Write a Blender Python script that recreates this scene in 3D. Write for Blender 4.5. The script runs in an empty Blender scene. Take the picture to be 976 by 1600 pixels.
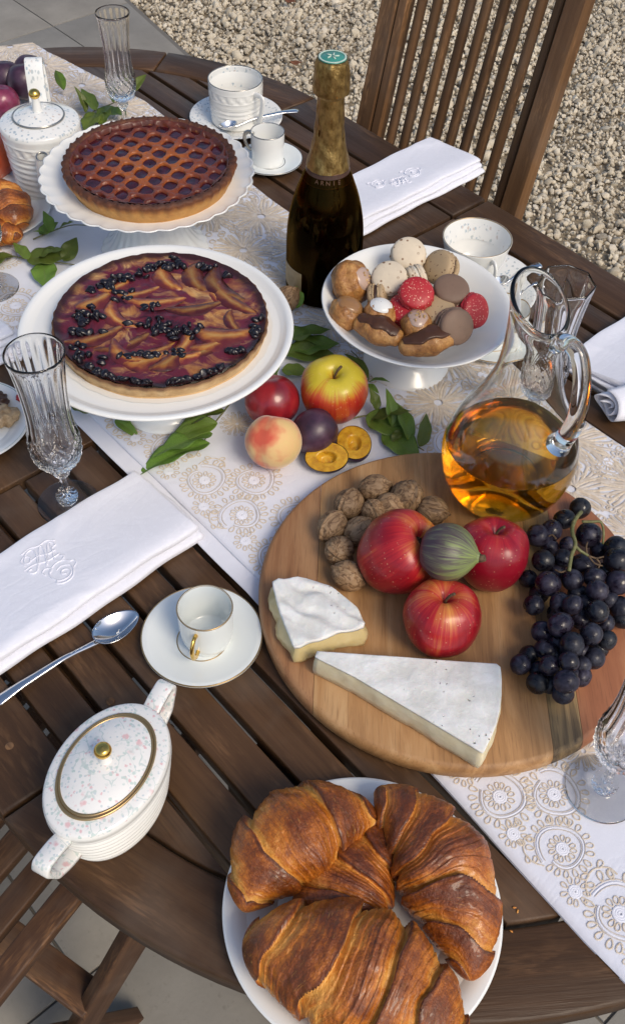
import bpy, math, random
import numpy as np
from mathutils import Matrix, Vector, Euler

SC = bpy.context.scene
COL = SC.collection
rad = math.radians

# ------------------------------------------------------------------ camera
cam = bpy.data.cameras.new("camera")
cam.sensor_fit = 'VERTICAL'; cam.sensor_height = 36.0; cam.lens = 36.0
cam.clip_start = 0.02; cam.clip_end = 200.0
camo = bpy.data.objects.new("camera", cam); COL.objects.link(camo)
camo.location = (0.0, 0.0, 0.8562)
camo.rotation_euler = (0.71171, -0.02744, 0.03180)
SC.camera = camo

# ------------------------------------------------------------------ sky and sun
SUN_EL, SUN_AZ = rad(46), rad(-50)          # azimuth: where the light comes from, measured in the ground plane
world = bpy.data.worlds.new("World"); SC.world = world; world.use_nodes = True
wt = world.node_tree
sky = wt.nodes.new("ShaderNodeTexSky"); sky.sky_type = 'NISHITA'; sky.sun_disc = False
sky.sun_elevation = SUN_EL; sky.sun_rotation = rad(90) - SUN_AZ
sky.air_density = 1.0; sky.dust_density = 2.0; sky.ozone_density = 1.0
bg = wt.nodes["Background"]; bg.inputs["Strength"].default_value = 0.112
wt.links.new(sky.outputs[0], bg.inputs[0])
sl = bpy.data.lights.new("sun", 'SUN'); sl.energy = 1.5; sl.angle = rad(24); sl.color = (1.0, 0.87, 0.69)
so = bpy.data.objects.new("sun", sl); COL.objects.link(so)
sd = Vector((math.cos(SUN_EL)*math.cos(SUN_AZ), math.cos(SUN_EL)*math.sin(SUN_AZ), math.sin(SUN_EL)))
so.rotation_euler = sd.to_track_quat('Z', 'Y').to_euler(); so.location = sd*6
vs = SC.view_settings; vs.view_transform = 'Standard'; vs.look = 'None'; vs.gamma = 1.0; vs.exposure = 0.46
vs.use_curve_mapping = False
SC.cycles.max_bounces = 14; SC.cycles.transmission_bounces = 14; SC.cycles.transparent_max_bounces = 12
SC.cycles.use_denoising = True

# ------------------------------------------------------------------ helpers: noise, meshes
def _h(ix, iy, iz, seed):
    h = (ix.astype(np.uint32)*np.uint32(374761393) + iy.astype(np.uint32)*np.uint32(668265263)
         + iz.astype(np.uint32)*np.uint32(2147483647) + np.uint32((seed*974711+12345) & 0xffffffff))
    h = (h ^ (h >> np.uint32(13)))*np.uint32(1274126177)
    h = (h ^ (h >> np.uint32(16)))*np.uint32(2246822519)
    return ((h ^ (h >> np.uint32(15))) & np.uint32(0xffff)).astype(float)/32767.5 - 1.0
def vn(p, seed=0):
    p = np.asarray(p, float); i = np.floor(p).astype(np.int64); f = p - i; f = f*f*(3-2*f)
    r = 0
    for a in (0, 1):
        for b in (0, 1):
            for c in (0, 1):
                w = (f[..., 0] if a else 1-f[..., 0])*(f[..., 1] if b else 1-f[..., 1])*(f[..., 2] if c else 1-f[..., 2])
                r = r + w*_h(i[..., 0]+a+1000, i[..., 1]+b+1000, i[..., 2]+c+1000, seed)
    return r
def fbm(p, seed=0, o=3):
    return sum(vn(np.asarray(p)*2**k, seed+k)*0.5**k for k in range(o))
def smooth(pts, n=6):
    """Catmull-Rom through the points."""
    p = np.array(pts, float); q = np.vstack([2*p[0]-p[1], p, 2*p[-1]-p[-2]]); out = []
    for i in range(1, len(q)-2):
        for t in np.linspace(0, 1, n, endpoint=False):
            a, b, c, d = q[i-1], q[i], q[i+1], q[i+2]
            out.append(.5*((2*b)+(-a+c)*t+(2*a-5*b+4*c-d)*t*t+(-a+3*b-3*c+d)*t**3))
    out.append(p[-1]); return np.array(out)
def sst(a, b, x):
    t = np.clip((x-a)/(b-a), 0, 1); return t*t*(3-2*t)

class MB:
    def __init__(s): s.V = []; s.F = []; s.A = []; s.n = 0
    def add(s, V, F, mi=0, at=None):
        V = np.asarray(V, float).reshape(-1, 3)
        for f in (F if isinstance(F, list) else [F]):
            s.F.append((np.asarray(f, np.int64)+s.n, mi))
        s.V.append(V); s.A.append(np.zeros_like(V) if at is None else np.asarray(at, float).reshape(-1, 3)); s.n += len(V)
        return s
    def grid(s, G, cu=False, cv=False, mi=0, at=None, flip=False):
        nu, nv = G.shape[:2]; I = np.arange(nu*nv).reshape(nu, nv)
        if cu: I = np.vstack([I, I[:1]])
        if cv: I = np.hstack([I, I[:, :1]])
        q = np.stack([I[:-1, :-1], I[1:, :-1], I[1:, 1:], I[:-1, 1:]], -1).reshape(-1, 4)
        if flip: q = q[:, ::-1]
        return s.add(G.reshape(-1, 3), q, mi, None if at is None else at.reshape(-1, 3))
    def lathe(s, prof, n=48, mi=0, mod=None, at=False, ex=1.0):
        """profile (r, z) from the bottom up on the outside; mod(r, z, theta) -> r"""
        p = np.array(prof, float); th = np.linspace(0, 2*math.pi, n, endpoint=False)
        r = np.repeat(p[:, :1], n, 1); z = np.repeat(p[:, 1:2], n, 1); T = np.repeat(th[None], len(p), 0)
        if mod: r = mod(r, z, T)
        G = np.stack([r*np.cos(T)*ex, r*np.sin(T), z], -1)
        A = np.stack([T, z, r], -1) if at else None
        return s.grid(G, cv=True, mi=mi, at=A, flip=True)
    def tube(s, path, r, n=8, mi=0, cap=True, flat=1.0, up=None):
        P = np.array(path, float); m = len(P); R = np.ones(m)*r if np.isscalar(r) else np.array(r, float)
        T = np.gradient(P, axis=0); T /= np.linalg.norm(T, axis=1)[:, None]+1e-12
        u0 = np.array(up if up is not None else (0, 0, 1.0), float)
        if abs(T[0] @ u0) > .95 and up is None: u0 = np.array((1.0, 0, 0))
        th = np.linspace(0, 2*math.pi, n, endpoint=False); G = np.zeros((m, n, 3)); prev = u0
        for i in range(m):
            a = prev-T[i]*(prev @ T[i]); a /= np.linalg.norm(a)+1e-12; prev = a; b = np.cross(T[i], a)
            G[i] = P[i]+R[i]*(np.cos(th)[:, None]*a*flat+np.sin(th)[:, None]*b)
        base = s.n; s.grid(G, cv=True, mi=mi, flip=True)
        if cap:
            s.F.append((np.array([[base+k for k in range(n)]])[:, ::-1], mi)); s.F.append((np.array([[base+(m-1)*n+k for k in range(n)]]), mi))
        return s
    def prism(s, poly, z0, z1, bev=.002, mi=0):
        p = np.array(poly, float); n = len(p)
        if np.sum(p[:, 0]*np.roll(p[:, 1], -1)-p[:, 1]*np.roll(p[:, 0], -1)) < 0: p = p[::-1]
        d1 = p-np.roll(p, 1, 0); d2 = np.roll(p, -1, 0)-p
        n1 = np.stack([-d1[:, 1], d1[:, 0]], 1); n1 /= np.linalg.norm(n1, axis=1)[:, None]+1e-12
        n2 = np.stack([-d2[:, 1], d2[:, 0]], 1); n2 /= np.linalg.norm(n2, axis=1)[:, None]+1e-12
        nn = n1+n2; nn /= np.maximum((nn*n1).sum(1), .3)[:, None]
        q = p+nn*bev; h = p+nn*bev*.3
        rings = [np.c_[q, np.full(n, z0)], np.c_[p, np.full(n, z0+bev)], np.c_[p, np.full(n, z1-bev)], np.c_[h, np.full(n, z1-bev*.3)], np.c_[q, np.full(n, z1)]]
        b = s.n; s.grid(np.array(rings), cv=True, mi=mi, flip=True)
        s.F.append((np.array([[b+4*n+k for k in range(n)]]), mi)); s.F.append((np.array([[b+k for k in range(n)]])[:, ::-1], mi))
        return s
    def box(s, c, d, bev=.002, mi=0, M=None):
        k = s.n; x, y, z = np.array(d)/2
        t = MB().prism([(-x, -y), (x, -y), (x, y), (-x, y)], -z, z, bev)
        V = np.vstack(t.V)
        if M is not None: V = V @ np.array(M).T
        s.V.append(V+np.array(c)); s.A.append(np.zeros_like(V)); s.n += len(V)
        for f, _ in t.F: s.F.append((f+k, mi))
        return s
    def join(s, o, M=None, mi=None):
        k = s.n; V = np.vstack(o.V)
        if M is not None:
            M = np.array(M); V = V @ M[:3, :3].T+M[:3, 3]
        s.V.append(V); s.A.append(np.vstack(o.A)); s.n += len(V)
        for f, m in o.F: s.F.append((f+k, m if mi is None else mi))
        return s
    def mesh(s, name, mats, sharp=None):
        V = np.vstack(s.V); me = bpy.data.meshes.new(name)
        tot = np.concatenate([np.full(len(f), f.shape[1]) for f, _ in s.F]); lp = np.concatenate([f.ravel() for f, _ in s.F])
        mi = np.concatenate([np.full(len(f), m) for f, m in s.F])
        me.vertices.add(len(V)); me.vertices.foreach_set("co", V.ravel())
        me.loops.add(len(lp)); me.loops.foreach_set("vertex_index", lp.astype(np.int32))
        me.polygons.add(len(tot)); me.polygons.foreach_set("loop_start", np.concatenate([[0], np.cumsum(tot)[:-1]]).astype(np.int32))
        me.polygons.foreach_set("loop_total", tot.astype(np.int32))
        me.polygons.foreach_set("material_index", mi.astype(np.int32))
        me.update(calc_edges=True)
        A = np.vstack(s.A)
        if A.any():
            a = me.attributes.new("pc", 'FLOAT_VECTOR', 'POINT'); a.data.foreach_set("vector", A.ravel())
        me.polygons.foreach_set("use_smooth", np.ones(len(tot), bool))
        if sharp is not None: me.set_sharp_from_angle(angle=rad(sharp))
        for m in (mats if isinstance(mats, (list, tuple)) else [mats]): me.materials.append(m)
        return me
    def obj(s, name, mats, parent=None, loc=(0, 0, 0), rot=(0, 0, 0), sharp=None):
        return ob(name, s.mesh(name, mats, sharp), parent, loc, rot)
def ob(name, me, parent=None, loc=(0, 0, 0), rot=(0, 0, 0), scale=None):
    o = bpy.data.objects.new(name, me); COL.objects.link(o); o.parent = parent
    o.location = loc; o.rotation_euler = rot
    if scale is not None: o.scale = scale if not np.isscalar(scale) else (scale,)*3
    return o
def tag(o, label, cat, group=None, kind=None):
    o["label"] = label; o["category"] = cat
    if group: o["group"] = group
    if kind: o["kind"] = kind
    return o
def thing(name, label, cat, loc=(0, 0, 0), rz=0.0, group=None, rot=None):
    o = ob(name, None, None, loc, rot if rot is not None else (0, 0, rz)); o.empty_display_size = .02
    return tag(o, label, cat, group)
def structure(o):
    o["kind"] = "structure"; return o
def dup(o, loc, rz=0.0, label=None, group=None, rot=None, parent=None, scale=None):
    c = o.copy(); COL.objects.link(c); c.parent = parent
    if parent is None:
        c.location = loc; c.rotation_euler = rot if rot is not None else (0, 0, rz)
        if scale: c.scale = (scale,)*3
        if label: c["label"] = label
        if group: c["group"] = group
    for ch in list(o.children):
        dup(ch, None, parent=c)
    return c
def lift(o, G, z0=0.0):
    return G

# ------------------------------------------------------------------ helpers: node materials
class Mt:
    def __init__(s, name, **kw):
        s.m = bpy.data.materials.new(name); s.m.use_nodes = True; s.t = s.m.node_tree; s.b = s.t.nodes["Principled BSDF"]
        s.set(**kw)
    def put(s, i, v):
        if isinstance(v, bpy.types.NodeSocket): s.t.links.new(v, i)
        elif isinstance(v, (tuple, list)) and i.type == 'RGBA': i.default_value = tuple(v)+((1,) if len(v) == 3 else ())
        else: i.default_value = v
    def N(s, ty, ins=None, out=0, **pr):
        nd = s.t.nodes.new("ShaderNode"+ty)
        for k, v in pr.items(): setattr(nd, k, v)
        for k, v in (ins or {}).items(): s.put(nd.inputs[k], v)
        return nd.outputs[out]
    KEY = dict(base="Base Color", rough="Roughness", metal="Metallic", normal="Normal", coat="Coat Weight", coatr="Coat Roughness",
               sss="Subsurface Weight", sssr="Subsurface Radius", ssss="Subsurface Scale", trans="Transmission Weight", ior="IOR", sheen="Sheen Weight",
               spec="Specular IOR Level", alpha="Alpha", sheenr="Sheen Roughness")
    def set(s, **kw):
        for k, v in kw.items(): s.put(s.b.inputs[s.KEY[k]], v)
        return s
    def co(s, scale=(1, 1, 1), rot=(0, 0, 0), attr=None, rnd=0.0, kind='Object', loc=(0, 0, 0)):
        v = s.N("Attribute", attribute_name=attr, out=1) if attr else s.N("TexCoord", out={'Generated': 0, 'Object': 3}[kind])
        if rnd:
            r = s.N("ObjectInfo", out=5); v = s.N("VectorMath", {0: v, 1: s.N("VectorMath", {0: s.N("CombineXYZ", {0: r, 1: r, 2: r}), 3: rnd}, operation='SCALE')}, operation='ADD')
        return s.N("Mapping", {0: v, 1: loc, 2: rot, 3: scale})
    def sep(s, v, k): return s.N("SeparateXYZ", {0: v}, out=k)
    def noise(s, v, sc=5.0, det=3.0, ro=.55, dist=0.0): return s.N("TexNoise", {"Vector": v, "Scale": sc, "Detail": det, "Roughness": ro, "Distortion": dist})
    def noisec(s, v, sc=5.0, det=3.0): return s.N("TexNoise", {"Vector": v, "Scale": sc, "Detail": det}, out=1)
    def vor(s, v, sc=5.0, feat='F1', out=0, rnd=1.0): return s.N("TexVoronoi", {"Vector": v, "Scale": sc, "Randomness": rnd}, out=out, feature=feat)
    def wave(s, v, sc=5.0, dist=2.0, det=2.0, dsc=1.0, dire='X'): return s.N("TexWave", {"Vector": v, "Scale": sc, "Distortion": dist, "Detail": det, "Detail Scale": dsc}, bands_direction=dire, out=1)
    def ramp(s, f, *st, mode='LINEAR'):
        nd = s.t.nodes.new("ShaderNodeValToRGB"); e = nd.color_ramp.elements; nd.color_ramp.interpolation = mode
        while len(e) < len(st): e.new(.5)
        for el, (p, c) in zip(e, st):
            el.position = p; el.color = (tuple(c)+(1,)) if not np.isscalar(c) else (c, c, c, 1)
        s.put(nd.inputs[0], f); return nd.outputs[0]
    def mix(s, f, a, b, mode='MIX'):
        nd = s.t.nodes.new("ShaderNodeMix"); nd.data_type = 'RGBA'; nd.blend_type = mode
        s.put(nd.inputs[0], f); s.put(nd.inputs[6], a); s.put(nd.inputs[7], b); return nd.outputs[2]
    def math(s, op, a, b=0.0, c=0.0): return s.N("Math", {0: a, 1: b, 2: c}, operation=op)
    def mr(s, v, a, b, c=0.0, d=1.0): return s.N("MapRange", {0: v, 1: a, 2: b, 3: c, 4: d})
    def bump(s, h, st=.3, d=.001, n=None):
        i = {"Strength": st, "Distance": d, "Height": h}
        if n is not None: i["Normal"] = n
        return s.N("Bump", i)
    def rnd(s): return s.N("ObjectInfo", out=5)
    def hsv(s, c, h=.5, sa=1.0, v=1.0): return s.N("HueSaturation", {"Hue": h, "Saturation": sa, "Value": v, "Color": c})

# ------------------------------------------------------------------ materials
def m_wood(name, dark, mid, lite, rough=.5, sc=1.0, coat=0.0):
    t = Mt(name); v = t.co((3*sc, 60*sc, 60*sc), rnd=37.0); w = t.co((1.2*sc, 9*sc, 9*sc), rnd=11.0)
    g = t.noise(v, 1.0, 6, .65, .6); b = t.noise(w, 1.0, 3, .5); fine = t.noise(t.co((14*sc, 420*sc, 420*sc), rnd=5.0), 1.0, 3, .7)
    c = t.ramp(t.mix(.45, g, b), (.28, dark), (.5, mid), (.74, lite))
    c = t.mix(t.mr(fine, .58, .78, 0, .5), c, tuple(x*.45 for x in dark))
    wear = t.math('MULTIPLY', t.mr(t.noise(t.co((5*sc, 22*sc, 22*sc), rnd=17.0), 1.0, 5, .7), .52, .72), t.mr(t.noise(t.co((40*sc, 260*sc, 200*sc), rnd=3.0), 1.0, 2), .45, .6))
    c = t.mix(t.math('MULTIPLY', wear, .55), c, tuple(min(1, x*2.1) for x in lite))
    dust = t.noise(t.co((9*sc, 9*sc, 9*sc), rnd=29.0), 1.0, 4, .6)
    c = t.mix(t.mr(dust, .52, .72, 0, .16), c, (.22, .19, .16))
    c = t.hsv(c, .5, 1.0, t.mr(t.rnd(), 0, 1, .72, 1.25))
    t.set(base=c, rough=t.math('ADD', t.mr(g, .3, .7, rough+.1, rough-.08), t.mr(dust, .4, .7, -.06, .16)), normal=t.bump(t.mix(.5, g, fine), .5, .0014), coat=coat, spec=.32)
    return t.m
M = {}
M['table'] = m_wood("oiled_hardwood", (.029, .0135, .0062), (.066, .033, .0145), (.120, .063, .029), .46)
M['chair'] = m_wood("weathered_teak", (.055, .026, .011), (.145, .072, .030), (.26, .138, .060), .55)
M['chair2'] = m_wood("dark_teak", (.028, .013, .008), (.062, .030, .016), (.15, .074, .03), .55)
M['palewood'] = m_wood("pale_wood", (.30, .19, .11), (.48, .32, .19), (.60, .43, .29), .6)
def m_board(name, a, b, c, sc=1.0):
    t = Mt(name); v = t.co((5*sc, 46*sc, 46*sc), rnd=23.0)
    g = t.noise(v, 1.0, 6, .62, 1.2); big = t.noise(t.co((2.5, 14, 14), rnd=7.0), 1.0, 3, .5, .8); fine = t.noise(t.co((30, 700, 700), rnd=3.0), 1.0, 2, .6)
    col = t.ramp(t.mix(.4, g, big), (.36, a), (.5, b), (.64, c))
    col = t.mix(t.mr(fine, .56, .8, 0, .6), col, tuple(x*.5 for x in a))
    t.set(base=col, rough=t.mr(g, .3, .7, .62, .5), normal=t.bump(t.mix(.5, g, fine), .3, .0007))
    return t.m
M['mango1'] = m_board("mango_wood_tan", (.25, .125, .046), (.42, .225, .090), (.54, .33, .155))
M['mango2'] = m_board("mango_wood_brown", (.20, .085, .034), (.33, .155, .065), (.43, .23, .105))
M['mango3'] = m_board("mango_wood_red", (.19, .062, .024), (.30, .108, .044), (.38, .16, .07))
M['mango4'] = m_board("mango_wood_spalted", (.035, .022, .014), (.30, .19, .08), (.50, .34, .15))

def m_porc(name, base=(.80, .80, .765), deco=None, seed=0.0, sc=1.0, rough=.12, vine=None):
    t = Mt(name, rough=rough, coat=.4, coatr=.05, base=base, ior=1.5, sss=.0)
    if deco:
        v = t.co((1, 1, 1), loc=(seed, seed*.7, 0)); col = base
        vz = t.N("Mapping", {0: v, 3: (1, 1, .6)})
        for k, (cc, s2, th, off) in enumerate(deco):
            vv = t.N("Mapping", {0: vz, 1: (off, off*1.7, off*.4)})
            wob = t.N("VectorMath", {0: vv, 1: t.N("VectorMath", {0: t.noisec(vv, s2*3.1*sc, 2), 3: .35/s2/sc}, operation='SCALE')}, operation='ADD')
            d = t.vor(wob, s2*sc); gate = t.noise(vv, s2*.33*sc, 1)
            f = t.math('MULTIPLY', t.mr(d, th, th*.6, 0, 1), t.mr(gate, .42, .5, 0, 1))
            col = t.mix(f, col, cc)
        if vine:
            wob = t.N("VectorMath", {0: v, 1: t.N("VectorMath", {0: t.noisec(v, 70, 2), 3: .012}, operation='SCALE')}, operation='ADD')
            ed = t.vor(wob, 52, 'DISTANCE_TO_EDGE'); col = t.mix(t.math('MULTIPLY', t.mr(ed, .030, .012), t.mr(t.noise(v, 60, 1), .46, .54, 0, .75)), col, vine)
        t.set(base=col)
    return t.m
M['porc'] = m_porc("white_porcelain")
M['porcblue'] = m_porc("pale_glazed_porcelain", (.76, .80, .79))
M['stone'] = m_porc("white_stoneware", (.80, .81, .79), rough=.2)
M['florP'] = m_porc("rose_printed_porcelain", (.80, .79, .76), [((.74, .50, .50), 75, .26, 0.0), ((.72, .48, .49), 170, .28, 5.2), ((.52, .62, .58), 190, .32, 3.1), ((.55, .63, .60), 150, .28, 7.7), ((.56, .62, .64), 250, .30, 9.1)], vine=(.52, .61, .58))
M['florB'] = m_porc("blue_sprigged_porcelain", (.80, .80, .77), [((.42, .50, .55), 170, .34, 0.0), ((.50, .54, .54), 130, .30, 2.3), ((.62, .55, .5), 110, .22, 5.0)])
M['gold'] = Mt("gilding", base=(.75, .48, .12), metal=1.0, rough=.18).m
M['goldrim'] = Mt("worn_gold_line", base=(.42, .29, .14), metal=.8, rough=.3).m
M['platinum'] = Mt("platinum_line", base=(.42, .41, .38), metal=.9, rough=.25).m
M['steel'] = Mt("polished_steel", base=(.72, .72, .72), metal=1.0, rough=.09).m
M['green_band'] = m_porc("green_glaze", (.02, .19, .12))

def m_glass(name, col=(1, 1, 1), rough=0.0, ior=1.5):
    m = bpy.data.materials.new(name); m.use_nodes = True; t = m.node_tree; t.nodes.remove(t.nodes["Principled BSDF"])
    g = t.nodes.new("ShaderNodeBsdfGlass"); g.inputs["Color"].default_value = (*col, 1); g.inputs["Roughness"].default_value = rough; g.inputs["IOR"].default_value = ior
    t.links.new(g.outputs[0], t.nodes["Material Output"].inputs[0]); return m
M['glass'] = m_glass("clear_glass", (.985, .99, .985))
M['crystal'] = m_glass("cut_crystal", (.985, .985, .985), ior=1.52)
M['cider'] = m_glass("amber_cider", (.98, .70, .185), rough=.06, ior=1.34)
M['wine'] = m_glass("wine_in_bottle", (.35, .14, .02), ior=1.34)
M['bglass'] = m_glass("brown_green_bottle_glass", (.33, .20, .055), ior=1.5)

def m_linen(name, base=(.80, .81, .86), damask=False):
    t = Mt(name, rough=.85, sheen=.25, sheenr=.5)
    v = t.co((1, 1, 1)); wv = t.math('ADD', t.wave(v, 420, .6, 1, 3, 'X'), t.wave(v, 420, .6, 1, 3, 'Y'))
    nz = t.noise(v, 35, 4, .6); cr = t.math('ABSOLUTE', t.math('SUBTRACT', t.noise(t.co((1, .45, 1)), 17, 3, .55, 1.2), .5))
    n = t.bump(wv, .14, .0004); n = t.bump(nz, .35, .0022, n); n = t.bump(t.mr(cr, 0, .05), .10, .0016, n)
    c = base
    if damask:
        d = t.mr(t.noise(t.N("VectorMath", {0: v, 1: t.N("VectorMath", {0: t.noisec(v, 40, 2), 3: .03}, operation='SCALE')}, operation='ADD'), 75, 2.5, .6, 1.6), .53, .57, 0, 1)
        c = t.mix(d, base, tuple(x*1.03 for x in base)); t.set(rough=t.mr(d, 0, 1, .85, .6))
    t.set(base=c, normal=n); return t.m
M['linen'] = m_linen("white_damask_linen", (.79, .80, .87), True)
M['runner'] = m_linen("white_runner_cotton", (.74, .755, .83))
t = Mt("gold_embroidery_thread", rough=.6, sheen=.3)
t.set(base=t.ramp(t.noise(t.co(), 240, 2), (.3, (.58, .47, .34)), (.7, (.74, .66, .55))), normal=t.bump(t.noise(t.co(), 900, 2), .5, .0006)); M['thread'] = t.m
t = Mt("white_embroidery_thread", rough=.6, base=(.80, .81, .88)); t.set(normal=t.bump(t.noise(t.co(), 900, 2), .5, .0006)); M['wthread'] = t.m
t = Mt("beige_stitching", rough=.75); t.set(base=t.ramp(t.noise(t.co(), 120, 3), (.3, (.50, .42, .33)), (.7, (.68, .62, .56)))); M['bthread'] = t.m

# ================================================================== the place: table axes
U = Vector((0.6801, -0.7331, 0)); NV = Vector((0.7331, 0.6801, 0)); TZ = math.atan2(U.y, U.x)   # along / across the table
UC, NC = -0.845, 0.59                                                                         # table centre on those axes
TC = U*UC+NV*NC
GZ = -0.74                                                                                    # ground level (table top is z = 0)
def TB(u, n, z=0.0):
    p = U*u+NV*n; return (p.x, p.y, z)

# ------------------------------------------------------------------ ground: gravel, paved terrace
t = Mt("sand_bed", rough=.95); v = t.co(); t.set(base=t.ramp(t.noise(v, 60, 5, .7), (.3, (.20, .16, .11)), (.7, (.36, .30, .21))), normal=t.bump(t.noise(v, 90, 4), .6, .01)); M['sand'] = t.m
g = MB(); g.grid(np.array([[(-60, -60, 0), (-60, 60, 0)], [(60, -60, 0), (60, 60, 0)]], float), flip=True)
gr = structure(g.obj("ground", M['sand'], None, (0, 0, GZ-.030)))
def edge_n(u): return 1.93-.17*(u+2.8)
# pebbles: one mass of loose stones, uncountable
rs = np.random.default_rng(3)
ph = (1+5**.5)/2
ico = np.array([(-1, ph, 0), (1, ph, 0), (-1, -ph, 0), (1, -ph, 0), (0, -1, ph), (0, 1, ph), (0, -1, -ph), (0, 1, -ph), (ph, 0, -1), (ph, 0, 1), (-ph, 0, -1), (-ph, 0, 1)])/math.sqrt(1+ph*ph)
icf = np.array([(0, 11, 5), (0, 5, 1), (0, 1, 7), (0, 7, 10), (0, 10, 11), (1, 5, 9), (5, 11, 4), (11, 10, 2), (10, 7, 6), (7, 1, 8), (3, 9, 4), (3, 4, 2), (3, 2, 6), (3, 6, 8), (3, 8, 9), (4, 9, 5), (2, 4, 11), (6, 2, 10), (8, 6, 7), (9, 8, 1)])
def pebbles(n, ulo, uhi, nhi, size, seed, zlo, zhi):
    r = np.random.default_rng(seed)
    u_ = r.uniform(ulo, uhi, n); n_ = edge_n(u_)+.03+r.uniform(0, 1, n)*(nhi-edge_n(u_))
    X = u_*U.x+n_*NV.x; Y = u_*U.y+n_*NV.y
    s = size*np.exp(r.normal(0, .42, n))
    sc = s[:, None]*r.uniform(.6, 1.25, (n, 3)); sc[:, 2] *= .75
    V = ico[None]*sc[:, None]*(1+r.uniform(-.2, .2, (n, 12, 1)))
    q = r.normal(size=(n, 4)); q /= np.linalg.norm(q, axis=1)[:, None]; w, x, y, z = q.T
    Rm = np.stack([1-2*(y*y+z*z), 2*(x*y-z*w), 2*(x*z+y*w), 2*(x*y+z*w), 1-2*(x*x+z*z), 2*(y*z-x*w), 2*(x*z-y*w), 2*(y*z+x*w), 1-2*(x*x+y*y)], -1).reshape(n, 3, 3)
    V = np.einsum('nij,nkj->nki', Rm, V)+np.stack([X, Y, r.uniform(zlo, zhi, n)], -1)[:, None]
    A = np.repeat(np.stack([r.uniform(0, 1, n), r.uniform(0, 1, n), np.zeros(n)], -1)[:, None], 12, 1)
    F = (icf[None]+np.arange(n)[:, None, None]*12).reshape(-1, 3)
    return V.reshape(-1, 3), F, A.reshape(-1, 3)
pb = MB(); V, F, A = pebbles(100000, -4.3, .3, 4.5, .0060, 1, -.024, -.011); pb.add(V, F, 0, A)
t = Mt("gravel_stone", rough=.8); a = t.N("Attribute", attribute_name="pc", out=1)
c = t.ramp(t.sep(a, 0), (0.0, (.22, .17, .11)), (.12, (.40, .32, .20)), (.35, (.55, .47, .33)), (.6, (.60, .50, .34)), (.8, (.66, .58, .44)), (.93, (.50, .40, .27)), (1.0, (.72, .66, .54)))
c = t.mix(.35, c, t.ramp(t.noise(t.co(), 220, 3), (.3, (.42, .34, .22)), (.7, (.70, .62, .48))))
patch = t.noise(t.co(), 1.6, 3, .6)
t.set(base=t.hsv(c, .5, .84, t.mr(patch, .3, .7, .86, 1.12)), normal=t.bump(t.noise(t.co(), 500, 2), .4, .002))
M['pebble'] = t.m
po = pb.obj("gravel", M['pebble'], None, (0, 0, GZ), sharp=50)
tag(po, "pale beige gravel of small stones beyond the terrace", "gravel", kind="stuff")
# terrace: joint bed and slabs
t = Mt("mortar", rough=.95, base=(.15, .137, .118)); M['mortar'] = t.m
t = Mt("cement_paving", rough=.85); v = t.co(rnd=9.0)
c = t.ramp(t.noise(v, 6, 6, .65), (.3, (.21, .195, .17)), (.7, (.29, .27, .235)))
c = t.mix(t.mr(t.noise(v, 90, 3), .62, .75, 0, .35), c, (.13, .11, .09))
t.set(base=t.hsv(c, .5, 1, t.mr(t.rnd(), 0, 1, .9, 1.08)), normal=t.bump(t.noise(v, 160, 4), .25, .002)); M['paving'] = t.m
bed = MB(); ul, uh = -5.6, 1.6
bed.prism([(ul, -2.6), (uh, -2.6), (uh, edge_n(uh)+.02), (ul, edge_n(ul)+.02)], -.03, -.006, .002)
terr = structure(bed.obj("terrace", M['mortar'], None, (0, 0, GZ), (0, 0, TZ)))
TS = .54
for i in range(-9, 5):
    for j in range(-5, 6):
        u0 = -.542+TS*i; n0 = .079+TS*j; j5 = .0018
        a, b = u0+j5, u0+TS-j5; y0 = n0+j5; ya, yb = min(n0+TS-j5, edge_n(a)), min(n0+TS-j5, edge_n(b))
        if b < ul or a > uh or min(ya, yb) < y0+.02 or n0 < -1.7: continue
        MB().prism([(a, y0), (b, y0), (b, yb), (a, ya)], -.02, 0, .003).obj("paving_slab", M['paving'], terr, sharp=40)
# fallen leaves on the gravel
t = Mt("dry_leaf", rough=.7); t.set(base=t.ramp(t.noise(t.co(), 60, 3), (.3, (.09, .03, .012)), (.7, (.20, .075, .03)))); M['dry'] = t.m
def dry_leaf(loc, s, rz):
    x = np.linspace(-1, 1, 11); G = np.zeros((11, 5, 3))
    for i, xx in enumerate(x):
        w = .5*(1-abs(xx)**2.2)
        for j, yy in enumerate(np.linspace(-1, 1, 5)): G[i, j] = (xx*s, yy*w*s, .15*s*yy*yy+.2*s*xx*xx+.1*s*math.sin(3*xx+yy))
    b = MB(); b.grid(G); o = b.obj("fallen_leaf", M['dry'], None, loc, (.1, .1, rz)); o.modifiers.new("s", 'SOLIDIFY').thickness = .0008
    return o
tag(dry_leaf((-0.1185, 3.3078, -0.7280), .020, .2), "small brown dry leaf on the gravel beyond the tall relief cup", "leaf")
tag(dry_leaf((-0.1593, 3.7773, -0.7280), .024, -.4), "larger brown dry leaf farther out on the gravel near the terrace", "leaf")

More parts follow.
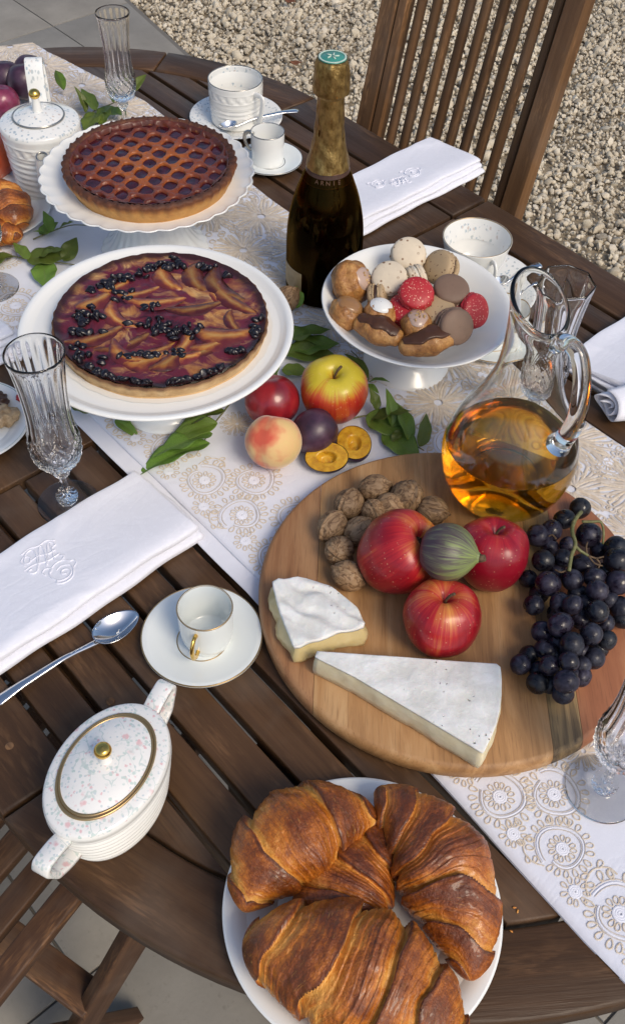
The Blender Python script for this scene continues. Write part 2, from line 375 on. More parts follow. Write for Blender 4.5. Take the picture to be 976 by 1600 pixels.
# ------------------------------------------------------------------ dining table
table = thing("dining_table", "dark brown oiled wood dining table with rounded ends and slatted top", "table", (TC.x, TC.y, GZ), TZ)
HZ = -GZ; HL, RO, RI = .375, .525, .452
PIT = .0475; G2 = .004
def xin(y): return HL+math.sqrt(max(RI*RI-y*y, 0))-.003
for sx in (-1, 1):
    for k in range(19):
        y0 = -.45125+PIT*k+G2*.9; y1 = y0+PIT-2*G2*.9
        ys = np.linspace(y0, y1, 5); 
        poly = [(sx*.062, y0)]+[(sx*max(xin(y), .36 if abs(y) > .445 else 0), y) for y in ys]+[(sx*.062, y1)]
        MB().prism(poly, -.022, 0, .0022).obj("slat", M['table'], table, (0, 0, HZ), sharp=50)
    MB().prism([(sx*.003, -.4495), (sx*.056, -.4495), (sx*.056, .4495), (sx*.003, .4495)], -.022, .0, .002).obj("cross_rail", M['table'], table, (0, 0, HZ), sharp=50)
    for sy in (-1, 1):
        MB().prism([(sx*.003, sy*.4545), (sx*.394, sy*.4545), (sx*.394, sy*RO), (sx*.003, sy*RO)], -.026, .001, .004).obj("rim_board", M['table'], table, (0, 0, HZ), sharp=50)
    angs = [87.9, 54.2, 18, -18, -54.2, -87.9]
    for a0, a1 in zip(angs[:-1], angs[1:]):
        e = .16; th = np.radians(np.linspace(a0-e, a1+e, 14)); mid = math.radians((a0+a1)/2)
        out = np.c_[HL+RO*np.cos(th), RO*np.sin(th)]; inn = np.c_[HL+(RI+.0015)*np.cos(th), (RI+.0015)*np.sin(th)][::-1]
        pl = np.vstack([out, inn])
        if abs(a0) > 80: pl[0] = (.397, RO); pl[-1] = (.397, .4545)
        if abs(a1) > 80: pl[13] = (.397, -RO); pl[14] = (.397, -.4545)
        pl[:, 0] *= sx
        # own frame, grain along the chord
        cm = pl.mean(0); ch = math.atan2(sx and math.cos(mid), -math.sin(mid)*sx)
        c_, s_ = math.cos(-ch), math.sin(-ch); q = (pl-cm) @ np.array([[c_, s_], [-s_, c_]])
        MB().prism(q, -.026, .001, .004).obj("rim_board", M['table'], table, (cm[0], cm[1], HZ), (0, 0, ch), sharp=50)
# apron, supports, legs below
ap = MB(); th = np.linspace(0, 2*math.pi, 96, endpoint=False)
def stad(r): return np.c_[np.sign(np.cos(th))*HL*np.minimum(1, np.abs(np.cos(th))*3)+r*np.cos(th), r*np.sin(th)]
for ra, rb in ((.40, .42),):
    o_, i_ = stad(rb), stad(ra)
    G = np.array([np.c_[i_, np.full(96, -.028)], np.c_[o_, np.full(96, -.028)], np.c_[o_, np.full(96, -.095)], np.c_[i_, np.full(96, -.095)]])
    ap.grid(G, cu=True, cv=True)
ap.obj("apron", M['table'], table, (0, 0, HZ), sharp=40)
for x in (-.72, -.52, -.3, -.1, .1, .3, .52, .72):
    w = .40 if abs(x) < .5 else .33
    MB().box((x, 0, -.036), (.05, 2*w, .026), .002).obj("under_support", M['table'], table, (0, 0, HZ), sharp=40)
for sx in (-1, 1):
    for sy in (-1, 1):
        MB().box((sx*.50, sy*.30, -HZ/2-.02), (.07, .07, HZ-.04), .004).obj("leg", M['table'], table, (0, 0, HZ), sharp=40)
for (x, y) in ((.34, .486), (-.34, .486), (.34, -.486), (-.34, -.486), (.17, -.41), (-.17, .41), (.36, -.39), (.30, -.275)):
    b = MB(); b.lathe([(0.0001, .0014), (.0035, .0014), (.0042, .0008), (.0042, -.002)][::-1], 14); b.obj("wood_plug", M['chair'], table, (x, y, HZ), sharp=60)

# ------------------------------------------------------------------ chairs
def folding_chair(name, label, loc, rz, mt, lean, W=.41, back_top=.50, nsl=10, facing=1):
    """local: x across, +y away from the table, z = 0 at the ground, seat at .44"""
    c = thing(name, label, "chair", loc, rz, "folding garden chairs round the table")
    SH = .44
    def at(tt): return (lean*tt, tt)          # back plane: (dy, dz) at distance tt above the reference at table height
    z0 = .62; ln = math.hypot(1, lean)
    ang = math.atan(lean)
    Mx = Matrix.Rotation(-ang, 3, 'X')
    def bar(nm, x, t0, t1, w, d, off=0.0):
        tm = (t0+t1)/2; y, z = at(tm)
        # build along local X for grain, then stand it up
        b = MB().box((0, 0, 0), ((t1-t0)*ln, w, d), .003)
        o = b.obj(nm, mt, c, (x, y+off, z0+z), sharp=45)
        R_ = Matrix(((0, 1, 0), (0, 0, 1), (1, 0, 0)))   # length->z, width->x, depth->y
        o.rotation_euler = (Mx @ R_).to_euler()
        return o
    for s in (-1, 1): bar("back_post", s*(W/2-.019), -.62+.02, back_top, .038, .024)
    for k in range(nsl):
        x = -W/2+.038+.012+(W-.1)*(k)/(nsl-1); bar("back_slat", x, -.16, back_top-.03, .0165, .013)
    y, z = at(back_top-.012); b = MB().box((0, y, z0+z), (W-.079, .022, .05), .004); b.obj("top_rail", mt, c, sharp=45)
    y, z = at(-.175); MB().box((0, y, z0+z), (W-.079, .022, .04), .003).obj("lower_rail", mt, c, sharp=45)
    return c, bar
ch, bar = folding_chair("garden_chair", "folding wooden chair with tall slatted back standing on the gravel", (TB(-1.093, 1.278)[0], TB(-1.093, 1.278)[1], GZ), TZ, M['chair'], .2, W=.40)
bar_in = bar("inner_stile", -.20+.05, -.60, .5, .022, .02)
def seat(c, mt, W, y0, y1, z, n, wid, rot=0.0):
    for k in range(n):
        x = -W/2+wid/2+(W-wid)*k/(n-1)
        o = MB().box((0, 0, 0), (abs(y1-y0), wid, .016), .003).obj("seat_slat", mt, c, (x, (y0+y1)/2, z), (0, 0, rad(90)), sharp=45)
seat(ch, M['chair'], .33, -.45, -.06, .44, 8, .034)
for s in (-1, 1):
    o = MB().box((0, 0, 0), (.86, .034, .022), .003).obj("leg", M['chair'], ch, (s*.172, -.18, .315), (0, 0, 0), sharp=45)
    o.rotation_euler = (Matrix.Rotation(rad(42), 3, 'X') @ Matrix(((0, 1, 0), (0, 0, 1), (1, 0, 0)))).to_euler()
    o.scale = (.72, 1, 1)
# chair drawn up at the near side: seat slats run towards the table
near = thing("garden_chair", "dark folding chair pushed under the table beside the sugar bowl", "chair", TB(-.64, .05, GZ), TZ+rad(16.5), "folding garden chairs round the table")
for k in range(9):
    x = -.195+.0455*k
    MB().box((0, 0, 0), (.46, .031, .02), .004).obj("seat_slat", M['chair2'], near, (x, .0, .44), (0, 0, rad(90)), sharp=45)
MB().box((0, -.215, .42), (.40, .03, .02), .003).obj("seat_rail", M['chair2'], near, sharp=45)
MB().box((0, .19, .42), (.40, .03, .02), .003).obj("seat_rail", M['chair2'], near, sharp=45)
MB().box((0, -.045, .24), (.42, .045, .018), .003).obj("stretcher", M['chair2'], near, sharp=45)
def strut(parent, name, a, b, w, d, mt):
    a, b = Vector(a), Vector(b); L = (b-a).length; o = MB().box((0, 0, 0), (L, w, d), .003).obj(name, mt, parent, (a+b)/2, sharp=45)
    o.rotation_euler = (b-a).to_track_quat('X', 'Z').to_euler(); return o
inv = Matrix.Rotation(-(TZ+rad(16.5)), 3, 'Z'); org = Vector(TB(-.64, .05, GZ))
def nl(u, n, z): return inv @ (Vector(TB(u, n, z))-org)
strut(near, "leg", nl(-.40, .17, -.26), nl(-.455, -.03, -.735), .020, .036, M['chair2'])
strut(near, "leg", nl(-.80, .17, -.26), nl(-.855, -.03, -.735), .020, .036, M['chair2'])
strut(near, "back_post", nl(-.49, -.42, .05), nl(-.445, .105, -.73), .020, .038, M['chair2'])
strut(near, "back_post", nl(-.89, -.42, .05), nl(-.845, .105, -.73), .020, .038, M['chair2'])
# chair at the far end of the table: only its arm end shows
fc = thing("garden_chair", "pale wooden chair at the far end of the table behind the plums", "chair", TB(-1.98, .62, GZ), TZ-rad(90), "folding garden chairs round the table")
for s in (-1, 1):
    strut(fc, "back_post", (s*.215, -.02, .0), (s*.215, .05, .86), .04, .026, M['palewood'])
for k in range(9): strut(fc, "back_slat", (-.16+.04*k, .012, .46), (-.16+.04*k, .042, .84), .016, .013, M['palewood'])
MB().box((0, .042, .80), (.39, .022, .05), .004).obj("top_rail", M['palewood'], fc, sharp=45)
for k in range(8): MB().box((-.16+.046*k, -.2, .44), (.034, .36, .016), .003).obj("seat_slat", M['palewood'], fc, sharp=45)

# ------------------------------------------------------------------ table runner
def run_lo(u): return np.interp(u, [-1.9, -.5, -.24, -.05, .2], [.398, .397, .379, .368, .366])
def run_hi(u): return np.interp(u, [-1.9, -1.65, -1.4, -1.05, -.6, .2], [.83, .845, .88, .857, .847, .853])
def drape(x, y, z):
    """fold what passes the rounded end of the table down"""
    xe = HL+np.sqrt(np.maximum((RO+.007)**2-y*y, 0)); ov = np.maximum(np.abs(x)-xe, 0)
    r = .006; k = np.minimum(ov/r, math.pi/2)
    return np.where(ov > 0, np.sign(x)*(xe+r*np.sin(k)), x), z-np.where(ov > 0, r*(1-np.cos(k))+np.maximum(ov-r*math.pi/2, 0), 0)
def runner_pt(u, v, z):
    """u along, v 0..1 across"""
    n_ = run_lo(u)+(run_hi(u)-run_lo(u))*v; x = u-UC; y = n_-NC
    w = .0013*vn(np.stack([u*9, v*5, u*0], -1), 4)+.0009*vn(np.stack([u*25, v*14, u*0], -1), 9)
    w = w+.0012*np.exp(-((u+.30-.02*v)/.006)**2)+.0012*np.exp(-((u+1.30+.03*v)/.006)**2)+.0010*np.exp(-((u+.72-.04*np.sin(v*5))/.008)**2)
    w = w + .0022*np.exp(-((v-.62-.1*(u+.4))/.03)**2)*sst(.55, .2, np.abs(u+.2))
    xx, zz = drape(x, y, z+np.maximum(w, -.0005)); return np.stack([xx, y, zz], -1)
uu = np.linspace(-1.86, .16, 300); vv = np.linspace(0, 1, 50); Ug, Vg = np.meshgrid(uu, vv, indexing='ij')
runner = thing("table_runner", "white cotton table runner embroidered with golden paisleys", "table runner", (TC.x, TC.y, 0), TZ)
b = MB(); b.grid(runner_pt(Ug, Vg, .0040))
ro = b.obj("cloth", M['runner'], runner); sd_ = ro.modifiers.new("s", 'SOLIDIFY'); sd_.thickness = .0012; sd_.offset = -1
b = MB(); G = runner_pt(Ug, Vg*.16-.042*sst(-.28, -.5, Ug), .0018); G[:, :, 2] += .0004*np.sin(Ug*60); b.grid(G)
ho = b.obj("folded_hem", M['runner'], runner); sd_ = ho.modifiers.new("s", 'SOLIDIFY'); sd_.thickness = .0012; sd_.offset = -1
# embroidery: stitched threads lying on the cloth
def ribbon(mb, pts, w, mi, h=.0007, closed=False):
    p = np.array(pts, float); 
    T = (np.roll(p, -1, 0)-np.roll(p, 1, 0)) if closed else np.gradient(p, axis=0)
    T /= np.linalg.norm(T, axis=1)[:, None]+1e-12; N_ = np.c_[-T[:, 1], T[:, 0]]
    G = np.stack([np.c_[p-N_*w/2, np.zeros(len(p))], np.c_[p, np.full(len(p), h)], np.c_[p+N_*w/2, np.zeros(len(p))]], 1)
    mb.grid(G, cu=closed, mi=mi, flip=True)
def loop(mb, c, a, l, w, th, mi, n=9, off=.0):
    s = np.linspace(0, 2*math.pi, n, endpoint=False); x = l*(1+np.cos(s))/2*2*.5; y = w*np.sin(s)*np.sqrt((1-np.cos(s))/2+.25)
    x = l*.5*(1-np.cos(s)); ca, sa = math.cos(a), math.sin(a)
    ribbon(mb, np.c_[c[0]+x*ca-y*sa, c[1]+x*sa+y*ca], th*1.25, mi, .03, closed=True)
def paisley(rv):
    m = MB(); k = 30; tt = np.linspace(0, 2*math.pi*.96, k); r = .62+.30*tt/6.0
    sp = np.c_[r*np.cos(tt), r*np.sin(tt)]; wob_ = 1+.05*np.sin(tt*3+rv.random()*6); sp = sp*wob_[:, None]; ribbon(m, sp, .055, 1, .03); ribbon(m, sp*1.1, .03, 2, .02); ribbon(m, sp*.91, .03, 2, .02)
    d = np.linspace(0, 2*math.pi, 14, endpoint=False)
    for q in (.07, .14, .21): ribbon(m, np.c_[q*np.cos(d), q*np.sin(d)], .075, 1, .04, True)
    for j in range(12): loop(m, (.27*math.cos(j*.5236), .27*math.sin(j*.5236)), j*.5236+rv.uniform(-.2, .2), .24, .085, .033, 0)
    for j in range(17):
        a = .1+j*.335; r0 = .72+.30*a/6.0
        loop(m, (r0*math.cos(a), r0*math.sin(a)), a+rv.uniform(-.25, .25), .30, .10, .04, 0)
    tl = smooth([(.95, -.12), (1.1, -.5), (1.0, -.95), (.6, -1.2), (.3, -1.1)], 5); ribbon(m, tl, .05, 0, .03)
    for j in (4, 8, 12, 16): loop(m, tl[j], j*.9, .26, .09, .04, 0)
    return m
def rosette(rv):
    m = MB(); d = np.linspace(0, 2*math.pi, 12, endpoint=False)
    for q in (.12, .26, .40): ribbon(m, np.c_[q*np.cos(d), q*np.sin(d)], .14, 1, .06, True)
    for j in range(9): loop(m, (.5*math.cos(j*.698), .5*math.sin(j*.698)), j*.698+rv.uniform(-.3, .3), .5, .17, .07, 0)
    return m
def fan(rv):
    m = MB()
    for j in range(40):
        a = j*.157+rv.uniform(-.05, .05); p = np.linspace(.12, 1.0-rv.uniform(0, .15), 6); w = .1*np.sin(p*5+j)
        ribbon(m, np.c_[p*math.cos(a)-w*math.sin(a)*.5, p*math.sin(a)+w*math.cos(a)*.5], .085, 2 if j % 3 else 0, .05)
    for j in range(16): loop(m, (.95*math.cos(j*.393), .95*math.sin(j*.393)), j*.393, .2, .1, .04, 2)
    return m
rv = random.Random(5); temps = {'p': [paisley(rv) for _ in range(3)], 'r': [rosette(rv) for _ in range(2)], 'f': [fan(rv) for _ in range(3)]}
emb = MB(); 
def stitch(kind, u, n_, R, ang):
    m = rv.choice(temps[kind]); V = np.vstack(m.V).copy(); ca, sa = math.cos(ang), math.sin(ang)
    uu_ = u+R*(V[:, 0]*ca-V[:, 1]*sa); nn_ = n_+R*(V[:, 0]*sa+V[:, 1]*ca)
    lo, hi = run_lo(uu_), run_hi(uu_); v_ = np.clip((nn_-lo)/(hi-lo), .004, .996)
    Q = runner_pt(uu_, v_, .0040); Q[:, 2] += V[:, 2]*R*.5+.0007
    k = emb.n; emb.V.append(Q); emb.A.append(np.zeros_like(Q)); emb.n += len(Q)
    for f, mi in m.F: emb.F.append((f+k, mi))
for k in range(28):
    u = -1.80+.0675*k; j = rv.uniform(-.008, .008)
    stitch('p', u, run_lo(u)+.034+rv.uniform(-.002, .010), rv.uniform(.024, .031), rv.uniform(0, 6.28))
    if k % 3 != 1: stitch('p', u+.034+j, run_lo(u)+.078+rv.uniform(-.012, .010), .026, rv.uniform(0, 6.28))
    stitch('r', u+.031, run_lo(u)+.020+rv.uniform(-.004, .004), .013, 0)
    if k % 4 == 0: stitch('f', u+.02, run_lo(u)+.125, .018, 0)
for k in range(20):
    u = -1.80+.098*k
    stitch('f', u, run_hi(u)-.040, .05, rv.uniform(0, 6.28)); stitch('f', u+.05, run_hi(u)-.105+rv.uniform(-.01, .01), .046, rv.uniform(0, 6))
    stitch('p', u+.05, run_hi(u)-.035, .027, rv.uniform(0, 6.28)); stitch('r', u+.02, run_hi(u)-.085, .013, 0)
    if k % 2: stitch('p', u+.01, run_hi(u)-.150, .026, rv.uniform(0, 6))
eo = emb.obj("embroidery", [M['thread'], M['wthread'], M['bthread']], runner)

# ------------------------------------------------------------------ napkins
def napkin(label, u0, u1, n0, n1, h, skew=0.0, seed=0, lay=3, rot=0.0, mono=None):
    """folded linen: u0-u1 wide, n0-n1 long, rounded fold along the u1 side"""
    root = thing("napkin", label, "napkin", TB((u0+u1)/2, (n0+n1)/2, 0.0), TZ+rot, "folded white linen napkins")
    W, L = u1-u0, n1-n0; nv = 90
    th = np.linspace(0, 2*math.pi, 64, endpoint=False); ct, st_ = np.cos(th), np.sin(th)
    y = np.linspace(-L/2, L/2, nv); zb = np.zeros((nv, 64)); nl_ = lay+1
    for q in range(nl_):          # folded layers, one on the other, fuller along the folded side
        hq = h/nl_; wq = W*(1-.018*q+.010*math.sin(q*2.3+seed)); off = -.004*q*(1 if seed % 2 else .5); lq = L*(1-.010*q)+.004*math.sin(q*4+seed)
        px = np.sign(ct)*np.abs(ct)**.28*wq/2; pz = np.sign(st_)*np.abs(st_)**.6*.5; G = np.zeros((nv, 64, 3))
        full = .62+.62*sst(-W*.35, W*.46, px)
        for i, yy in enumerate(y*lq/L):
            wob = .0016*math.sin(yy*31+seed+q*1.7)+.0009*math.sin(yy*83+seed*2+q)
            G[i, :, 0] = px+off+wob*sst(W*.2, W*.5, np.abs(px))*.8+skew*yy
            G[i, :, 1] = yy+.0022*np.sin(px*55+seed+q*2)*(abs(yy)/(L/2))**8
            G[i, :, 2] = hq*q*full+(pz+.5)*hq*full*1.04
        a_ = np.stack([G[..., 0]*13, G[..., 1]*8, G[..., 2]*0], -1); cr_ = np.abs(vn(np.stack([G[..., 0]*16+3, G[..., 1]*7, G[..., 2]*0], -1), seed+q*5))
        nz = (fbm(a_, seed+3)*.0012+.0009*(1-sst(0, .10, cr_)))*(.35+.65*(q == nl_-1)); top = sst(.3, .7, (pz+.5))[None]; G[..., 2] += nz*top
        b = MB(); b.grid(G, cv=True); k = 64
        b.F.append((np.arange(k)[None], 0)); b.F.append(((np.arange(k)+(nv-1)*k)[None, ::-1], 0)); b.obj("cloth_fold", M['linen'], root)
    def topz(x, y_): 
        i = int(np.clip((y_+L/2)/L*(nv-1), 0, nv-1)); g_ = G[i][th < math.pi]; return float(np.interp(x-0, g_[::-1, 0], g_[::-1, 2]))
    return root, topz, W, L
n1, tz, W, L = napkin("long folded white napkin with raised monogram lying between the spoon and the flute", -.700, -.578, .06, .387, .020, -.045, 1, lay=1)
MONO1, MONO2 = (-.026, .012), (.006, .018)
def scroll(root, tz, pts, r=.00085, k=6):
    p = smooth(pts, k); q = np.array([(x, y, tz(x, y)+.0004) for x, y in p]); MB().tube(q, r*np.linspace(.7, 1.1, len(q)), 6).obj("monogram_stroke", M['wthread'], root)
def monogram(root, tz, cx, cy, s, which, ang=0.0):
    S = {'M': [[(-1, -.2), (-1.15, .3), (-.8, .6), (-.5, .35), (-.7, -.05), (-.95, .12), (-.65, .8), (-.2, .95), (-.1, .3), (-.45, -.85), (-.8, -1.0), (-1.0, -.75), (-.75, -.6)], [(-.9, .9), (-.3, 1.15), (.3, 1.05), (.9, 1.2), (1.35, .95)], [(-1.2, -.5), (-.5, -.35), (.3, -.5), (1.2, -.3)],
               [(-.45, -.9), (-.1, -.2), (.2, .7), (.45, .95), (.45, .3), (.15, -.9)], [(.15, -.9), (.5, -.1), (.8, .8), (1.1, .95), (1.25, .6), (1.0, .45)],
               [(.95, .9), (.9, .1), (.75, -.6), (1.0, -.95), (1.35, -.7), (1.2, -.45)], [(-.6, .05), (0, .2), (.6, .05), (1.1, .15)]],
         'G': [[(.9, .6), (.6, .95), (0, .95), (-.6, .5), (-.75, -.1), (-.4, -.75), (.2, -.8), (.6, -.4), (.45, 0), (.1, .05), (0, -.25), (.25, -.4)],
               [(-.2, .3), (.2, .5), (.75, .25), (.8, -.3), (.5, -.9), (-.1, -1.15), (-.6, -.95), (-.5, -.65)], [(-1.0, .25), (-1.1, .65), (-.75, .85), (-.45, .6), (-.65, .3)], [(.9, -.1), (1.2, .2), (1.15, .55), (.9, .6)]]}[which]
    ca, sa = math.cos(ang), math.sin(ang)
    for st_ in S:
        scroll(root, tz, [(cx+s*(x*ca-y*sa), cy+s*(x*sa+y*ca)) for x, y in st_])
monogram(n1, tz, MONO1[0], MONO1[1], .0165, 'M', rad(80)); monogram(n1, tz, MONO2[0], MONO2[1], .0150, 'G', rad(80))
n2, tz2, W2, L2 = napkin("folded white napkin with scrolled embroidery at the table edge behind the bottle", -1.005, -.892, .865, 1.165, .019, -.02, 5, lay=2)
for (x, y, s, w) in ((.0, .04, .014, 'G'), (.008, .005, .012, 'M'), (-.012, -.02, .012, 'G')): monogram(n2, tz2, x, y, s, w, rad(70))
n3, tz3, W3, L3 = napkin("white napkin with a rolled end lying behind the glass carafe", -.520, -.405, .905, 1.12, .026, -.02, 9, lay=2)
# its rolled end: a spiral of cloth
sp = []; 
for a in np.linspace(0, 4.6*math.pi, 70): r = .004+.0011*a; sp.append((r*math.cos(a)*1.35, r*math.sin(a)*.95))
sp = np.array(sp); ys = np.linspace(0, .075, 16)
G = np.zeros((16, 70, 3))
for i, yy in enumerate(ys):
    f = 1+.12*math.sin(yy*40); G[i, :, 0] = sp[:, 0]*f+.004*math.sin(yy*60); G[i, :, 2] = sp[:, 1]*f+.019; G[i, :, 1] = yy+.004*np.sin(np.arange(70)*.4)
b = MB(); b.grid(G); o = b.obj("rolled_end", M['linen'], n3, (.030, -L3/2-.032, 0), (0, 0, rad(-14))); q = o.modifiers.new("s", 'SOLIDIFY'); q.thickness = .0014

# ================================================================== crockery
RUN = .0048      # top of the runner
def ring(mb, r, z, t=.0006, n=72, mi=0, ex=1.0, hz=None):
    a = np.linspace(0, 2*math.pi, n, endpoint=False); mb.grid(np.array([np.c_[(r+t*math.cos(q))*np.cos(a)*ex, (r+t*math.cos(q))*np.sin(a), np.full(n, z+(hz or t)*math.sin(q))] for q in np.linspace(0, 2*math.pi, 8, endpoint=False)]), cu=True, cv=True)
    return mb
def plate_prof(R, h, foot=.5, well=.58, th=.004):
    o = [(0.0005, .0012), (R*foot-.004, .0012), (R*foot-.003, 0), (R*foot+.001, 0), (R*foot+.003, .003), (R*.8, h*.6), (R-.001, h-.0012), (R, h), (R-.0012, h+.0008)]
    i = [(R*.88, h*.72+.002), (R*well+.008, th+.001), (R*well, th), (R*.3, th), (0.0005, th)]
    return np.vstack([smooth(o[:1]+o[1:5], 1), smooth(o[5:], 3), smooth(i, 4)])
def saucer(name, label, loc, R, h, mt, rim, well=.46, group=None, cat="saucer", inner=True):
    s = thing(name, label, cat, loc, 0, group)
    b = MB(); b.lathe(plate_prof(R, h, .5, well), 80); b.obj("dish", mt, s)
    if rim is not None:
        ring(MB(), R-.0006, h+.0003, .0008, 96).obj("rim_line", rim, s)
        if inner: ring(MB(), R*well+.001, .0042, .0006, 80, hz=.0003).obj("inner_line", rim, s)
    return s
def handle(path, w, t, mt, parent, name="handle", n=12, up=(0, 1, 0)):
    p = smooth(path, 5); return MB().tube(p, w, n, flat=t, up=up).obj(name, mt, parent)

# ---- espresso cup and saucer in front, gold handle
saucer("coffee_saucer", "pale porcelain saucer with thin gold lines under the empty gold handled cup", (-0.1033, 0.5625, 0.0120), .0595, .0125, M['porcblue'], M['goldrim'], .40)
bpy.data.objects["coffee_saucer"].location.z = 0.0005
def small_cup(label, loc, R, h, rim, hmat, haz, mt=None, foot=.84):
    c = thing("coffee_cup", label, "cup", loc, 0, None)
    o = smooth([(R*foot*.7, .0008), (R*foot*.96, 0), (R*foot, .002), (R*.95, h*.25), (R*.99, h*.6), (R, h-.001), (R-.0007, h), (R-.0014, h-.001), (R*.95, h*.6), (R*.9, h*.2), (R*.8, .005), (R*.3, .0035), (.0004, .0035)], 4)
    b = MB(); b.lathe(np.vstack([[(.0004, .0012)], o]), 64); b.obj("body", mt or M['porcblue'], c)
    ring(MB(), R-.0006, h, .0009, 72).obj("rim_line", rim, c)
    k = R-.001; ca, sa = math.cos(haz), math.sin(haz)
    pts = [(k-.002, h*.80), (k+.007, h*.84), (k+.0135, h*.70), (k+.0125, h*.45), (k+.006, h*.28), (k-.003, h*.27)]
    handle([(x*ca, x*sa, z) for x, z in pts], .0032, .62, hmat, c, up=(-sa, ca, 0))
    return c
small_cup("empty white coffee cup with gold ring handle on the gold lined saucer", (-.0985, .5645, .0045), .0268, .052, M['goldrim'], M['gold'], rad(-103))
# ---- espresso cup and saucer far side
saucer("coffee_saucer", "small white saucer under the plain coffee cup behind the lattice tart", (-.0885, 1.4515, .0005), .0500, .0105, M['porcblue'], M['platinum'], .44)
small_cup("plain white coffee cup with silver rim behind the lattice tart", (-.0925, 1.4535, .0045), .0258, .049, M['platinum'], M['platinum'], rad(160), M['stone'], .95)
# ---- tall relief cup far side
saucer("tea_saucer", "blue sprigged saucer under the tall relief patterned cup", (-.151, 1.573, .0005), .0750, .0135, M['florB'], None, .44)
def relief_cup(label, loc, R, h, haz):
    c = thing("tea_cup", label, "cup", loc, 0)
    zs = np.linspace(.004, h-.001, 60); out = []
    for z in zs:
        f = z/h; r = R*(.93+.07*f)
        r += .0006*((abs(f-.86) < .012)+(abs(f-.66) < .012)+(abs(f-.56) < .01))+(.0005*math.sin(f*62) if .22 < f < .54 else 0)
        out.append((r, z))
    prof = [(.0004, .0015), (R*.7, .0015), (R*.8, 0), (R*.88, .001)]+out+[(R-.0008, h), (R-.0018, h-.001), (R*.93, h*.5), (R*.86, .008), (R*.5, .005), (.0004, .005)]
    def mod(r, z, T):
        f = z/h; key = (f > .69) & (f < .83) & (r > R*.9); k = np.sign(np.sin(T*18+(f > .76)*1.2)); return np.where(key & (np.arange(r.shape[0])[:, None] < 64), r+.0005*k, r)
    b = MB(); b.lathe(prof, 144, mod=mod); b.obj("body", M['florcup'], c); ring(MB(), R-.0008, h, .0008, 72).obj("rim_line", M['platinum'], c)
    ca, sa = math.cos(haz), math.sin(haz); k = R*.97
    pts = [(k-.003, h*.80), (k+.006, h*.86), (k+.016, h*.86), (k+.019, h*.78), (k+.016, h*.5), (k+.010, h*.26), (k-.003, h*.20)]
    handle([(x*ca, x*sa, z) for x, z in pts], .0042, .55, M['porc'], c, up=(-sa, ca, 0)); return c
M['florcup'] = M['porc']
rc = relief_cup("tall white cup with raised greek key bands behind the lattice tart", (-.1505, 1.572, .0045), .0435, .071, rad(-42))
def lining(parent, R, h, mt):   # printed band inside a cup
    b = MB(); b.lathe([(R*.925, h*.52), (R*.955, h*.75), (R-.0022, h-.0015)][::-1], 72); return b.obj("printed_lining", mt, parent)
lining(rc, .0435, .071, M['florB'])
# ---- flared tea cup right
saucer("tea_saucer", "sprigged saucer under the flared tea cup behind the pastry bowl", TB(-.700, .945, .0005), .0740, .0135, M['florB'], None, .44)
tc = thing("tea_cup", "flared white tea cup with sprigged lining behind the pastry bowl", "cup", (.2035, 1.172, .0045), 0)
R, h = .0462, .066
b = MB(); b.lathe(smooth([(.0004, .0012), (.016, .0012), (.018, 0), (.0195, .001), (.0185, .005), (.021, .010), (.031, .019), (.039, .034), (.0425, .048), (R, h-.001), (R-.0008, h), (R-.0018, h-.001), (.0405, .048), (.036, .032), (.028, .018), (.014, .012), (.0004, .0115)], 4), 80); b.obj("body", M['porc'], tc)
ring(MB(), R-.0008, h, .0008, 72).obj("rim_line", M['goldrim'], tc)
b = MB(); b.lathe([(.0372, .038), (.0405, .0495), (R-.0024, h-.004)][::-1], 72); b.obj("printed_lining", M['florB'], tc)
ha = rad(-68); ca, sa = math.cos(ha), math.sin(ha)
handle([(x*ca, x*sa, z) for x, z in [(.040, .052), (.050, .060), (.058, .052), (.056, .036), (.046, .024), (.033, .022)]], .0035, .6, M['porc'], tc, up=(-sa, ca, 0))
# ---- coffee cup half hidden by the pastry bowl
saucer("coffee_saucer", "white saucer between the pastry bowl and the glass carafe", (.222, 1.045, .0005), .056, .011, M['porcblue'], M['goldrim'], .44)
small_cup("white coffee cup half hidden between pastry bowl and glass carafe", (.236, 1.055, .0045), .0262, .046, M['goldrim'], M['gold'], rad(185), M['stone'])

# ---- plates
pl = thing("dinner_plate", "plain white plate heaped with large croissants", "plate", (.054, .302, .0005))
b = MB(); b.lathe(plate_prof(.1125, .019, .55, .66, .0045), 110); b.obj("dish", M['stone'], pl)
pl = thing("dinner_plate", "white plate with two croissants beside the coffee pot", "plate", (-.481, 1.277, RUN))
b = MB(); b.lathe(plate_prof(.086, .012, .55, .66, .0045), 96); b.obj("dish", M['stone'], pl)
gp = thing("dessert_plate", "white dessert plate with a green band beside the crystal flute", "plate", (-.404, .848, .0005))
b = MB(); b.lathe(plate_prof(.0705, .011, .55, .62, .0042), 90); b.obj("dish", M['stone'], gp)
b = MB(); b.lathe([(.0615, .0092), (.066, .0102), (.0682, .0112)], 90); b.obj("green_band", M['green_band'], gp, (0, 0, .0004))
